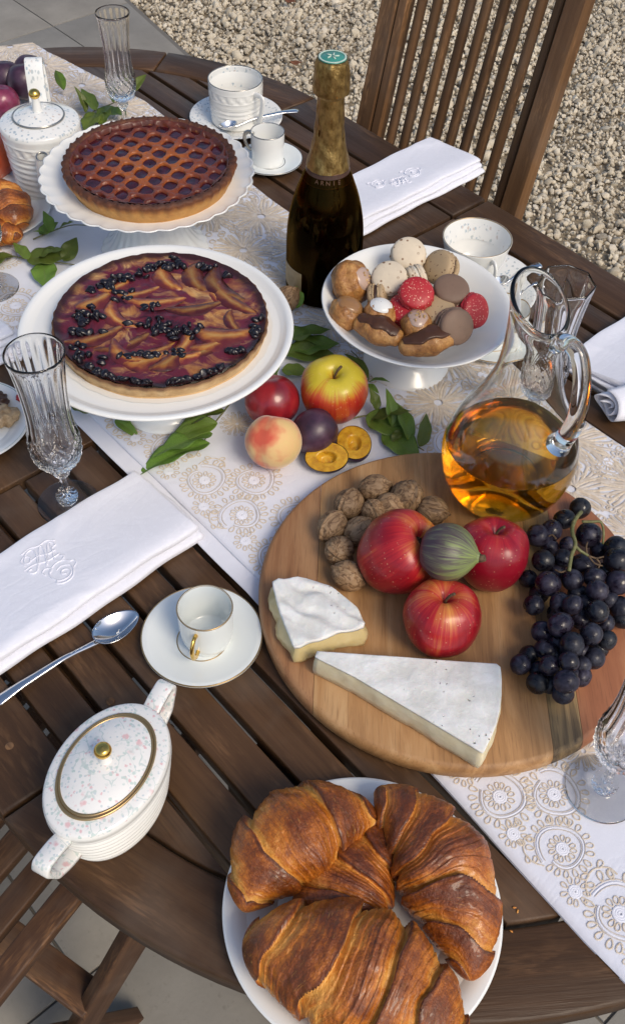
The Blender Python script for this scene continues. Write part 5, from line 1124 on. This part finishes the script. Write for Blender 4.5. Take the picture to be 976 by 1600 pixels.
c = t.mix(t.mr(t.noise(t.co(kind='Object'), 45, 3), .45, .65, 0, .8), c, (.13, .018, .026)); c = t.hsv(c, .5, 1, t.mr(t.rnd(), 0, 1, .35, 1.15)); t.set(base=c, normal=t.bump(q, .4, .0015)); M['slice'] = t.m
def slice_mesh(L, w, h, bend, seed):
    nu, nv = 30, 14; s = np.linspace(-1, 1, nu); G = np.zeros((nu, nv, 3)); A_ = np.zeros((nu, nv, 3))
    for i, ss in enumerate(s):
        ww = w*math.sqrt(max(1-abs(ss)**2.0, .02)); th_ = ss*bend
        for j, tt in enumerate(np.linspace(-1, 1, nv)):
            yy = tt*ww; x = L*ss; y = yy+bend*L*.75*(ss*ss)
            G[i, j] = (x, y, h*(1-abs(tt)**2.4)*math.sqrt(max(1-ss**4, 0))-.001); A_[i, j] = (ss, tt, 0)
    G[..., 2] += .0005*fbm(G*200, seed); b = MB(); b.grid(G, at=A_, flip=True); return b.mesh("plum_slice", M['slice'])
sm_ = [slice_mesh(.022, .0105, .0045, .45, 1), slice_mesh(.027, .009, .004, .6, 2), slice_mesh(.018, .011, .0050, .3, 3), slice_mesh(.030, .008, .0035, .35, 4)]
def onTA(px): return Vector(px)-TA
SL = [((-0.2675, 0.9222, 0.1400), 40, 2, 1.05), ((-0.1819, 0.9647, 0.1400), -60, 0, 1.0), ((-0.1869, 0.9196, 0.1400), 5, 3, 1.0), ((-0.1494, 0.9694, 0.1400), -72, 0, 1.15), ((-0.1108, 0.9648, 0.1400), -58, 1, 1.2), ((-0.0850, 0.9439, 0.1400), -50, 3, 1.1), ((-0.1211, 0.9415, 0.1400), -62, 1, 1.0), ((-0.2293, 0.8941, 0.1400), -55, 1, .9), ((-0.2403, 0.8551, 0.1400), 28, 3, .95), ((-0.2080, 0.8466, 0.1400), 30, 3, .95), ((-0.1035, 0.8651, 0.1400), 2, 0, 1.25), ((-0.1396, 0.9113, 0.1400), 15, 3, .9), ((-0.1826, 0.8120, 0.1400), 22, 0, 1.1), ((-0.1462, 0.8453, 0.1400), 60, 1, 1.0), ((-0.1521, 0.8089, 0.1400), 55, 0, .9), ((-0.1165, 0.8213, 0.1400), 28, 1, 1.05), ((-0.0904, 0.8332, 0.1400), 33, 1, .95), ((-0.2184, 0.8047, 0.1400), -35, 1, .9), ((-0.1761, 0.8381, 0.1400), 25, 3, .8), ((-0.2071, 0.9356, 0.1400), 20, 3, .8), ((-0.1272, 0.7955, 0.1400), 10, 0, .75), ((-0.2339, 0.9456, 0.1400), 35, 0, .8), ((-0.0777, 0.8930, 0.1400), -70, 3, .7)]
for k, (q, an, mi, s) in enumerate(SL):
    l = onTA(q); l *= min(1.0, .078/max(l.xy.length, .001)); ob("plum_slice", sm_[mi], ta, (l.x, l.y, .0160+.0008*(k % 3)), (0, 0, rad(an)), (s*1.2, s*1.38, s*.8))
t = Mt("baked_blueberry", rough=.3, coat=.12, coatr=.06); q = t.noise(t.co(rnd=3.0), 300, 2); t.set(base=t.ramp(q, (.3, (.003, .002, .004)), (.6, (.008, .004, .008)), (.85, (.035, .007, .016))), normal=t.bump(q, .3, .001)); M['blue'] = t.m
bb = [ball(9, 12, .0044, .8, k+3, .14, 2.2).mesh("blueberry", M['blue']) for k in range(3)]
rr_ = random.Random(11)
n_b = 0
for (c0_, sx_, sy_, an, cnt) in CL:
    l = onTA(c0_); ca, sa = math.cos(rad(an)), math.sin(rad(an))
    for _ in range(cnt):
        x, y = rr_.gauss(0, .55)*sx_, rr_.gauss(0, .55)*sy_; X, Y = l.x+x*ca-y*sa, l.y+x*sa+y*ca; d = math.hypot(X, Y)
        if d > RA-.007: X, Y = X*(RA-.008)/d, Y*(RA-.008)/d
        ob("blueberry", bb[n_b % 3], ta, (X, Y, .0164+rr_.uniform(0, .0026)), (rr_.random()*6, rr_.random()*6, 0), (rr_.uniform(.7, 1.5), rr_.uniform(.7, 1.3), rr_.uniform(.55, 1.05))); n_b += 1
t = Mt("baking_paper", rough=.6, base=(.75, .74, .70)); M['paper'] = t.m
pp_ = MB(); pp_.lathe([(.0004, .0004), (RA, .0004), (RA+.004, .0008)], 90, mod=lambda r, z, T: r*(1+.012*np.abs(np.sin(T*14))*(r > RA*.9))); pp_.obj("baking_paper", M['paper'], ta)

# lattice tart
TL = Vector((-.2295, 1.204, .120*.95+RUN-.001)); RL = .1105
tl_ = thing("lattice_tart", "dark glazed red jam tart with pastry lattice on the scalloped stand", "tart", TL)
def crimp(r, z, T): return r*(1+.010*np.cos(T*46)*sst(.004, .02, z)*(r > RL*.9)+.008*vn(np.stack([np.cos(T)*8, np.sin(T)*8, z*50], -1), 6)*(r > RL*.9))
b = MB(); b.lathe(smooth([(.0004, 0), (RL-.012, 0), (RL-.008, .001), (RL-.003, .012), (RL+.001, .022), (RL+.0015, .0255), (RL-.001, .0282), (RL-.005, .0280), (RL-.0085, .0258), (RL-.011, .0215), (RL-.012, .018)], 5), 230, mod=crimp); b.V = [np.c_[v_[:, :2], v_[:, 2]+.0010*np.cos(np.arctan2(v_[:, 1], v_[:, 0])*92)*sst(.0235, .027, v_[:, 2])] for v_ in b.V]; b.obj("crust", M['crust2'], tl_)
t = Mt("red_jam_filling", rough=.18, coat=.25, coatr=.05); q = t.noise(t.co(), 90, 3); t.set(base=t.ramp(q, (.3, (.016, .002, .005)), (.7, (.060, .004, .010))), normal=t.bump(q, .35, .002)); M['jam'] = t.m
b = MB(); G = np.zeros((30, 90, 3)); a_ = np.linspace(0, 2*math.pi, 90, endpoint=False)
for i, q in enumerate(np.linspace(.01, 1, 30)): rr = (RL-.011)*q; G[i] = np.c_[rr*np.cos(a_), rr*np.sin(a_), .0202+.0*a_]
G[..., 2] += .0008*fbm(G*90, 8); b.grid(G, cv=True); b.obj("jam_filling", M['jam'], tl_)
t = Mt("glazed_lattice_pastry", rough=.42, coat=.12, coatr=.2); v = t.co(); q = t.noise(v, 40, 5, .65); rd = t.N("VectorMath", {0: t.N("VectorMath", {0: v, 1: (1, 1, 0)}, operation='MULTIPLY')}, operation='LENGTH', out=1)
c = t.ramp(t.math('ADD', t.math('MULTIPLY', q, .55), t.mr(rd, .04, .105, 0, .42)), (.2, (.36, .10, .014)), (.40, (.23, .050, .009)), (.58, (.13, .024, .008)), (.80, (.04, .009, .005)))
t.set(base=c, normal=t.bump(t.noise(v, 170, 4), .4, .0018)); M['lattice'] = t.m
nr_, na = 150, 420; a_ = np.linspace(0, 2*math.pi, na, endpoint=False); q = np.linspace(.003, 1, nr_); Q, A2 = np.meshgrid(q*(RL-.0085), a_, indexing='ij'); X, Y = Q*np.cos(A2), Q*np.sin(A2)
Xw = X+.0012*vn(np.stack([X*70, Y*70, X*0], -1), 3); Yw = Y+.0012*vn(np.stack([X*70, Y*70, X*0+3], -1), 5)
def cellpat(X, Y):
    ax, ay, bx_, by_ = .0198, -.0120, .0082, .0250; det = ax*by_-ay*bx_; s_ = (X*by_-Y*bx_)/det; t_ = (Y*ax-X*ay)/det
    s_ = s_+.04*np.sin(t_*2.1+1); t_ = t_+.04*np.sin(s_*1.7); ds, dt = np.abs(s_-np.round(s_)), np.abs(t_-np.round(t_)); wid_ = .365+.02*vn(np.stack([np.round(s_)*3.7, np.round(t_)*2.9, s_*0], -1), 3)
    return ((ds/wid_)**2.6+(dt/wid_)**2.6)**(1/2.6)
d = cellpat(Xw, Yw); lat = sst(.88, 1.14, d); edge_ = sst(RL-.016, RL-.009, Q); lat = np.maximum(lat, edge_)
Z = .0135+.0095*lat+.0009*fbm(np.stack([X*120, Y*120, X*0], -1), 4)*lat+.004*edge_
b = MB(); b.grid(np.stack([X, Y, Z], -1), cv=True); b.obj("lattice", M['lattice'], tl_)

# ================================================================== pastries in the bowl
def m_mac(name, base, speck=None, sp=.0, rough=.6):
    t = Mt(name, rough=rough); v = t.co(); c = base
    n_ = t.noise(v, 90, 3); c = t.mix(n_, tuple(x*.88 for x in base), tuple(min(x*1.1, .9) for x in base))
    if speck:
        d = t.vor(v, sp); c = t.mix(t.math('MULTIPLY', t.mr(d, .30, .2), t.mr(t.noise(v, sp*.5, 1), .44, .5)), c, speck)
    t.set(base=c, normal=t.bump(t.noise(v, 350, 3), .25, .0008)); return t.m
M['macW'] = m_mac("cream_macaron", (.66, .56, .42), (.22, .12, .06), 150); M['macR'] = m_mac("raspberry_macaron", (.42, .018, .025), (.72, .45, .32), 420, .45)
M['macC'] = m_mac("chocolate_macaron", (.20, .125, .085)); M['macT'] = m_mac("speckled_tan_macaron", (.42, .30, .17), (.12, .06, .03), 260)
M['filC'] = Mt("chocolate_ganache", base=(.06, .028, .018), rough=.35).m; M['filR'] = Mt("raspberry_filling", base=(.22, .012, .02), rough=.35).m; M['filW'] = Mt("cream_filling", base=(.72, .68, .58), rough=.5).m
def feet(r, z, T): return r+.0012*vn(np.stack([np.cos(T)*14, np.sin(T)*14, z*900], -1), 4)*((z > .0005) & (z < .0038))
shell = smooth([(.0004, 0), (.0160, 0), (.0205, .0004), (.0212, .0018), (.0203, .0034), (.0205, .0042), (.0206, .0060), (.0190, .0090), (.0140, .0112), (.0070, .0122), (.0004, .0124)], 4)
def macaron(label, loc, up, mt, fil, s=1.0):
    m_ = thing("macaron", label, "macaron", loc, 0, "macarons in the footed bowl")
    b = MB(); b.lathe(shell, 72, mod=feet); me = b.mesh("macaron_shell", mt)
    ob("shell", me, m_, (0, 0, .0022)); ob("shell", me, m_, (0, 0, -.0022), (math.pi, 0, 1.0))
    b = MB(); b.lathe([(.0004, -.0028), (.0180, -.0028), (.0196, -.001), (.0196, .001), (.0180, .0028), (.0004, .0028)], 48, mod=lambda r, z, T: r*(1+.03*vn(np.stack([np.cos(T)*6, np.sin(T)*6, z*200], -1), 8))); b.obj("filling", fil, m_)
    put(m_, up, loc, .7); m_.scale = (s,)*3; return m_
macaron("cream speckled macaron resting highest against the bowl rim by the bottle", (0.1031, 1.0557, 0.1180), (.0, -.55, .8), M['macW'], M['filW'], 1.02)
macaron("cream speckled macaron in front of the other cream one", (0.0798, 1.0081, 0.1160), (-.1, -.45, .85), M['macW'], M['filW'], 1.02)
macaron("tan speckled macaron standing on edge showing chocolate filling", (0.1437, 1.0422, 0.1120), (-.75, -.45, .75), M['macT'], M['filC'], 1.0)
macaron("plain chocolate macaron lying level behind the raspberry one", (0.1511, 0.9882, 0.1160), (.05, -.25, .95), M['macC'], M['filC'], 1.02)
macaron("raspberry macaron with sugar specks on top of the heap", (0.1092, 0.9726, 0.1220), (.05, -.45, .85), M['macR'], M['filR'], .98)
macaron("raspberry macaron beneath the topmost raspberry macaron", (0.0988, 0.9664, 0.1040), (-.2, -.3, .9), M['macR'], M['filR'], .98)
macaron("raspberry macaron on edge against the bowl side by the carafe", (0.1758, 0.9716, 0.1040), (.55, -.5, .5), M['macR'], M['filR'], .98)
macaron("chocolate macaron tilted behind the iced eclair", (0.1533, 0.9393, 0.1060), (.35, -.75, .55), M['macC'], M['filC'], 1.02)
macaron("speckled brown macaron wedged between the two chocolate ones", (0.1363, 0.9642, 0.1040), (-.1, -.3, .9), M['macT'], M['filC'], 1.0)
macaron("speckled tan macaron on edge between choux bun and raspberry macaron", (0.0668, 0.9909, 0.1040), (.9, -.1, .25), M['macT'], M['filC'], .82)
macaron("small white macaron on edge behind the topmost raspberry one", (0.1126, 1.0183, 0.1120), (.9, .3, .2), M['macW'], M['filW'], .8)
t = Mt("choux_pastry", rough=.5, coat=.15); v = t.co(); q = t.noise(v, 75, 5, .65)
t.set(base=t.ramp(q, (.3, (.15, .052, .012)), (.5, (.36, .155, .038)), (.72, (.54, .29, .09))), normal=t.bump(t.vor(v, 260, 'DISTANCE_TO_EDGE'), .45, .0015, t.bump(t.noise(v, 160, 4), .7, .0025))); M['choux'] = t.m
M['iceW'] = Mt("white_icing", base=(.80, .79, .75), rough=.3, coat=.3).m; M['iceP'] = Mt("praline_icing", base=(.46, .32, .25), rough=.3, coat=.3).m; M['iceC'] = Mt("chocolate_icing", base=(.075, .030, .014), rough=.34, coat=.08, coatr=.12, spec=.35).m; M['iceB'] = Mt("caramel_icing", base=(.30, .15, .055), rough=.3, coat=.3).m
t = Mt("chopped_nuts", rough=.6); t.set(base=t.ramp(t.rnd(), (0, (.30, .15, .05)), (1, (.55, .36, .16)))); M['nuts'] = t.m
def choux(label, loc, r, ice, up, cap, nuts=0, seed=0, sq=.85):
    c = thing("choux_bun", label, "pastry", loc, 0, "choux buns in the footed bowl")
    ball(30, 44, r, sq, seed, .09, 2.6).obj("bun", M['choux'], c)
    b = MB(); nv = 36; th_ = np.linspace(0, 2*math.pi, nv, endpoint=False); G = []
    for a in np.linspace(cap*1.02, .02, 12):
        rr = r*1.035*(1+.02*np.cos(3*th_)) if a > cap*.9 else r*(1.05+.04*math.cos(a/cap*1.57))*np.ones(nv)
        if a > cap: rr = rr*.97
        aa = a*(1+.10*np.sin(2*th_+seed)); G.append(np.c_[rr*np.sin(aa)*np.cos(th_), rr*np.sin(aa)*np.sin(th_), rr*np.cos(aa)*sq])
    b.grid(np.array(G), cv=True); b.obj("icing", ice, c)
    for k in range(nuts):
        a = rr_.uniform(0, cap*.7); p_ = rr_.uniform(0, 6.28); MB().box((0, 0, 0), (.0032, .0022, .0018), .0004).obj("nut_piece", M['nuts'], c, (r*1.09*math.sin(a)*math.cos(p_), r*1.09*math.sin(a)*math.sin(p_), r*1.09*math.cos(a)*sq), (rr_.random()*3, rr_.random()*3, rr_.random()*3))
    put(c, up, loc, 0); return c
choux("large choux bun with praline icing and nuts at the bowl rim", (0.0344, 1.0107, 0.1080), .0270, M['iceP'], (.85, -.25, .55), .62, 9, 3)
choux("caramel topped choux bun in front of the praline one", (0.0300, 0.9621, 0.1000), .0215, M['iceB'], (.25, .05, 1), .75, 0, 6)
choux("choux bun with a white icing cap behind the eclairs", (0.0685, 0.9571, 0.1060), .0195, M['iceW'], (.0, -.05, 1), .72, 0, 9)
choux("small choux bun topped with chopped nuts behind the eclair", (0.1107, 0.9413, 0.1040), .0185, M['iceP'], (.05, -.1, 1), .75, 12, 12)
def eclair(label, a, b_, r, seed):
    a, b_ = Vector(a), Vector(b_); d = b_-a; L = d.length
    c = thing("eclair", label, "eclair", (a+b_)/2, 0, "chocolate eclairs in the footed bowl"); c.rotation_euler = d.to_track_quat('X', 'Z').to_euler()
    nu, nv = 44, 30; s = np.linspace(-1, 1, nu); th_ = np.linspace(0, 2*math.pi, nv, endpoint=False); S, T_ = np.meshgrid(s, th_, indexing='ij')
    rr = r*np.sqrt(np.maximum(1-np.abs(S)**5, 1e-3))*(1+.14*np.cos(S*4.2)+.09*fbm(np.stack([S*3, np.cos(T_)*1.5, np.sin(T_)*1.5], -1), seed))
    G = np.stack([S*L/2, rr*np.cos(T_), rr*np.sin(T_)*.9], -1); b = MB(); b.grid(G, cv=True, flip=True); b.F.append((np.arange(nv)[None, ::-1], 0)); b.F.append(((np.arange(nv)+(nu-1)*nv)[None], 0)); b.obj("shell", M['choux'], c)
    s = np.linspace(-.86, .80, 36); w = np.linspace(-1, 1, 16); S, W_ = np.meshgrid(s, w, indexing='ij'); e_ = np.sqrt(np.maximum(1-(S/.9)**6, 0)); an_ = math.pi/2+W_*.78*e_*(1+.12*np.sin(S*9+seed))
    r0_ = np.interp(S, np.linspace(-1, 1, nu), r*np.sqrt(np.maximum(1-np.abs(np.linspace(-1, 1, nu))**5, 1e-3))*(1+.14*np.cos(np.linspace(-1, 1, nu)*4.2)))
    th2 = np.where(np.abs(W_) > .95, .94, 1.10)+.05*fbm(np.stack([S*5, W_*2, S*0], -1), seed); G = np.stack([S*L/2, r0_*th2*np.cos(an_), r0_*th2*np.sin(an_)*.9], -1)
    b = MB(); b.grid(G, flip=True); b.obj("icing", M['iceC'], c); return c
eclair("small chocolate eclair at the front of the bowl near the caramel bun", (0.0390, 0.9484, 0.1020), (0.0947, 0.9224, 0.0960), .0158, 2)
eclair("small chocolate eclair at the front of the bowl before the chocolate macaron", (0.0904, 0.9122, 0.0920), (0.1643, 0.9359, 0.1000), .0158, 5)
# bits on the green banded plate
t = Mt("nut_cookie", rough=.8); q = t.noise(t.co(), 150, 4); t.set(base=t.ramp(q, (.3, (.28, .17, .08)), (.7, (.58, .43, .26))), normal=t.bump(q, .8, .003)); M['cookie'] = t.m
o = ball(22, 30, .016, .5, 4, .3, 2.5).obj("nut_cookie", M['cookie'], None, (-0.3656, 0.8573, 0.0200)[:2]+(.0115,), (0, 0, .6)); tag(o, "rough nut cookie on the green banded plate", "cookie")
o = ball(22, 30, .012, .6, 9, .3, 2.5).obj("chocolate_truffle", M['choco'] if 'choco' in M else M['filC'], None, (-0.3775, 0.8828, 0.0200)[:2]+(.0125,)); tag(o, "dark chocolate truffle on the green banded plate", "chocolate")
o = ball(16, 22, .0055, .6, 2, .3, 2.5).obj("raspberry_crumb", M['macR'], None, (-0.3531, 0.8888, 0.0200)[:2]+(.0125,)); tag(o, "tiny red crumb at the rim of the green banded plate", "crumb")

# ================================================================== leaves
t = Mt("green_leaf", rough=.42, spec=.4); v = t.co(attr="pc"); y = t.sep(v, 1); q = t.noise(t.co(rnd=2.0), 60, 3)
vein = t.math('ABSOLUTE', t.math('SUBTRACT', t.math('FRACT', t.math('ADD', t.math('MULTIPLY', t.sep(v, 0), 7.0), t.math('MULTIPLY', t.math('ABSOLUTE', y), -2.2))), .5))
c = t.ramp(q, (.3, (.10, .19, .025)), (.7, (.19, .30, .055))); c = t.mix(t.mr(t.math('ABSOLUTE', y), .07, .03, 0, .7), c, (.16, .22, .06)); c = t.mix(t.mr(vein, .06, .0, 0, .35), c, (.12, .18, .05))
t.set(base=t.hsv(c, t.mr(t.rnd(), 0, 1, .465, .512), 1, t.mr(t.rnd(), 0, 1, .6, 1.3)), normal=t.bump(vein, .2, .001)); M['leaf'] = t.m
lt = t.t; tr = lt.nodes.new("ShaderNodeBsdfTranslucent"); tr.inputs[0].default_value = (.22, .36, .04, 1); mx = lt.nodes.new("ShaderNodeMixShader"); mx.inputs[0].default_value = .22
lt.links.new(t.b.outputs[0], mx.inputs[1]); lt.links.new(tr.outputs[0], mx.inputs[2]); lt.links.new(mx.outputs[0], lt.nodes["Material Output"].inputs[0])
def leaf_mesh(w, fold, curl, wavy, seed, pt=1.0):
    nu, nv = 26, 11; G = np.zeros((nu, nv, 3)); A_ = np.zeros((nu, nv, 3))
    for i, s in enumerate(np.linspace(0, 1, nu)):
        ww = w*(math.sin(math.pi*s**.8)**.85)*(1-.25*s) if 0 < s < 1 else .0008
        for j, tt in enumerate(np.linspace(-1, 1, nv)):
            y_ = tt*ww; G[i, j] = (s, y_, fold*abs(tt)*ww-curl*(s-.3)**2+wavy*math.sin(s*14+tt*2+seed)*abs(tt)*ww); A_[i, j] = (s, tt, 0)
    b = MB(); b.grid(G, at=A_); return b.mesh("leaf", M['leaf'])
lm = [leaf_mesh(.24, .35, .25, .12, 1), leaf_mesh(.30, .25, .15, .15, 2), leaf_mesh(.20, .5, .35, .1, 3), leaf_mesh(.34, .2, .1, .12, 4)]
for m_ in lm: pass
def leaf(parent, base, tip, mi, roll=0.0, lift_=0.0):
    a, b_ = Vector(base), Vector(tip); d = b_-a
    o = ob("leaf", lm[mi], parent, a, (0, 0, 0), d.length*1.12); q = d.to_track_quat('X', 'Z').to_matrix(); o.rotation_euler = (q @ Matrix.Rotation(roll, 3, 'X')).to_euler()
    md = o.modifiers.new("s", 'SOLIDIFY'); md.thickness = .0004/max(d.length, .01)*d.length; return o
def sprig(label, stem, leaves, r=.0011):
    o0_ = Vector(stem[0]); s = thing("leaf_sprig", label, "leaves", o0_)
    p = smooth(stem, 5)-np.array(o0_); MB().tube(p, np.linspace(r, r*.6, len(p)), 7).obj("stem", M['gstem'], s)
    for a, b_, mi, ro_ in leaves: leaf(s, Vector(a)-o0_, Vector(b_)-o0_, mi, ro_)
    return s
sprig("leafy green sprig trailing from under the plum tart stand", [(-0.0957, 0.9157, 0.0120), (-0.1082, 0.8815, 0.0140), (-0.1221, 0.8524, 0.0120), (-0.1290, 0.8309, 0.0100), (-0.1410, 0.8167, 0.0080)],
      [((-0.1211, 0.8274, 0.0140), (-0.1942, 0.7885, 0.0100), 0, .25), ((-0.1187, 0.8361, 0.0200), (-0.1794, 0.8066, 0.0160), 1, .35), ((-0.1136, 0.8471, 0.0260), (-0.1656, 0.8311, 0.0160), 0, -.2), ((-0.1061, 0.8647, 0.0300), (-0.1594, 0.8442, 0.0220), 0, .3), ((-0.0999, 0.8803, 0.0300), (-0.1409, 0.8626, 0.0300), 2, .2), ((-0.0969, 0.8958, 0.0240), (-0.0744, 0.9219, 0.0200), 1, -.2)])
sprig("leafy green sprig between the apple and the carafe", [(0.0386, 0.8781, 0.0100), (0.0611, 0.8808, 0.0140), (0.0877, 0.8714, 0.0120), (0.1098, 0.8450, 0.0100), (0.1259, 0.8333, 0.0080)],
      [((0.0587, 0.8807, 0.0160), (0.1009, 0.8572, 0.0120), 3, .2), ((0.0719, 0.8840, 0.0220), (0.0632, 0.8971, 0.0400), 1, .1), ((0.0646, 0.8714, 0.0180), (0.1035, 0.8711, 0.0360), 1, -.3), ((0.0887, 0.8642, 0.0160), (0.0838, 0.8918, 0.0440), 2, .3), ((0.0983, 0.8573, 0.0160), (0.0886, 0.8418, 0.0120), 1, 0), ((0.1095, 0.8430, 0.0120), (0.0941, 0.8933, 0.0300), 2, .4), ((0.1207, 0.8373, 0.0100), (0.1297, 0.8703, 0.0280), 0, .6), ((0.0802, 0.8623, 0.0100), (0.1165, 0.8226, 0.0100), 3, .1)])
sprig("green sprig with round leaves between the plum tart and the croissant plate", [(-0.4598, 1.1840, 0.0080), (-0.4071, 1.1670, 0.0100), (-0.3621, 1.1614, 0.0100), (-0.3221, 1.1568, 0.0090)],
      [((-0.4044, 1.1644, 0.0120), (-0.3503, 1.1628, 0.0200), 3, .1), ((-0.4006, 1.1604, 0.0140), (-0.4217, 1.1816, 0.0240), 1, .2), ((-0.3802, 1.1573, 0.0120), (-0.3668, 1.1083, 0.0120), 3, 0), ((-0.4263, 1.1746, 0.0100), (-0.4615, 1.1400, 0.0120), 1, .2), ((-0.3524, 1.1594, 0.0140), (-0.3395, 1.1878, 0.0300), 3, .4), ((-0.3876, 1.1629, 0.0160), (-0.3546, 1.1658, 0.0300), 1, -.2)])
sprig("green sprig beside the croissant plate near the scalloped stand", [(-0.4070, 1.2152, 0.0080), (-0.3841, 1.2295, 0.0120), (-0.3603, 1.2470, 0.0120), (-0.3341, 1.2519, 0.0100)],
      [((-0.3814, 1.2267, 0.0140), (-0.3920, 1.2428, 0.0340), 1, .2), ((-0.3755, 1.2334, 0.0140), (-0.3525, 1.2298, 0.0300), 1, -.2), ((-0.3900, 1.2229, 0.0120), (-0.4040, 1.2193, 0.0200), 0, .3), ((-0.3998, 1.2251, 0.0100), (-0.3794, 1.2459, 0.0160), 3, .1)])
sprig("leafy sprig between the coffee pot and the far crystal flute", [(-0.3993, 1.5377, 0.0100), (-0.3774, 1.5652, 0.0160), (-0.3543, 1.5842, 0.0180), (-0.3331, 1.6155, 0.0160), (-0.3133, 1.6505, 0.0300)],
      [((-0.3913, 1.5558, 0.0160), (-0.4021, 1.5680, 0.0500), 2, .3), ((-0.3756, 1.5577, 0.0200), (-0.3981, 1.5840, 0.0400), 1, .2), ((-0.3670, 1.5664, 0.0180), (-0.3330, 1.5490, 0.0200), 3, 0), ((-0.3619, 1.5696, 0.0220), (-0.3604, 1.5235, 0.0140), 1, .3), ((-0.3764, 1.5591, 0.0160), (-0.3832, 1.5076, 0.0140), 1, .1), ((-0.3502, 1.5811, 0.0220), (-0.3553, 1.5877, 0.0400), 1, .3), ((-0.3271, 1.6150, 0.0220), (-0.3072, 1.6440, 0.0400), 2, .4), ((-0.4392, 1.6201, 0.0200), (-0.4431, 1.6084, 0.0600), 2, .5)])
sprig("broad green leaves behind the nectarine between tart and apple", [(-0.0508, 0.9438, 0.0100), (-0.0513, 0.9675, 0.0120), (-0.0473, 0.9982, 0.0120)],
      [((-0.0353, 0.9990, 0.0120), (0.0185, 1.0114, 0.0160), 1, .1), ((-0.0481, 1.0120, 0.0140), (0.0064, 1.0311, 0.0220), 1, -.2), ((-0.0453, 0.9584, 0.0120), (-0.0136, 0.9557, 0.0140), 3, .1), ((-0.0562, 0.9413, 0.0140), (-0.0479, 0.9470, 0.0300), 2, .4), ((-0.0470, 0.9921, 0.0120), (0.0215, 0.9915, 0.0100), 0, .1)])
sprig("single green leaf standing beside the bottle base", [(-0.0325, 1.0882, 0.0080), (-0.0303, 1.0966, 0.0100), (-0.0306, 1.1036, 0.0120)], [((-0.0331, 1.0829, 0.0100), (-0.0301, 1.1005, 0.0340), 1, .2)])
sprig("thin green leaves between the apple and the footed bowl", [(0.0593, 0.9413, 0.0100), (0.0613, 0.9522, 0.0160), (0.0493, 0.9790, 0.0180), (0.0395, 0.9907, 0.0200)], [((0.0612, 0.9464, 0.0160), (0.0365, 0.9691, 0.0340), 2, .2), ((0.0618, 0.9372, 0.0180), (0.0826, 0.9297, 0.0300), 2, -.3), ((0.0606, 0.9369, 0.0140), (0.0731, 0.9261, 0.0120), 0, .2)])
sprig("green leaf tips peeping out from under the plum tart stand", [(-0.2885, 0.8900, 0.0060), (-0.2768, 0.8775, 0.0080), (-0.2375, 0.8690, 0.0080)], [((-0.2684, 0.8726, 0.0080), (-0.2944, 0.8855, 0.0120), 1, .1), ((-0.2163, 0.8552, 0.0100), (-0.2328, 0.8630, 0.0140), 2, .1), ((-0.2361, 0.8616, 0.0100), (-0.2071, 0.8407, 0.0060), 2, .2)])
# small walnut shaped pastry behind the footed bowl foot
o = ob("walnut", wm[1], None, (-0.0461, 1.0879, 0.0180), (0, .8, .4), 1.1); o.location.z = RUN+.0155; tag(o, "pale walnut beside the bottle base on the runner", "walnut")
# a napkin at the left edge of the table
napkin("white napkin end on the table edge beside the plum tart", -1.075, -.968, .16, .398, .024, -.02, 13)

# crumbs fallen beside the croissant plate
cm_ = [ball(7, 9, .0016, .5, 3+k, .35, 2.0).mesh("crumb", M['cr1']) for k in range(2)]
for k, q in enumerate(((0.1814, 0.3132, 0.0010), (0.1838, 0.3101, 0.0010), (0.1769, 0.2938, 0.0010))):
    o = ob("pastry_crumb", cm_[k % 2], None, q, (0, 0, k*1.3), (1.0, .5, .6)); tag(o, "tiny croissant crumb on the table between the plate and the runner", "crumb", "crumbs beside the croissant plate")
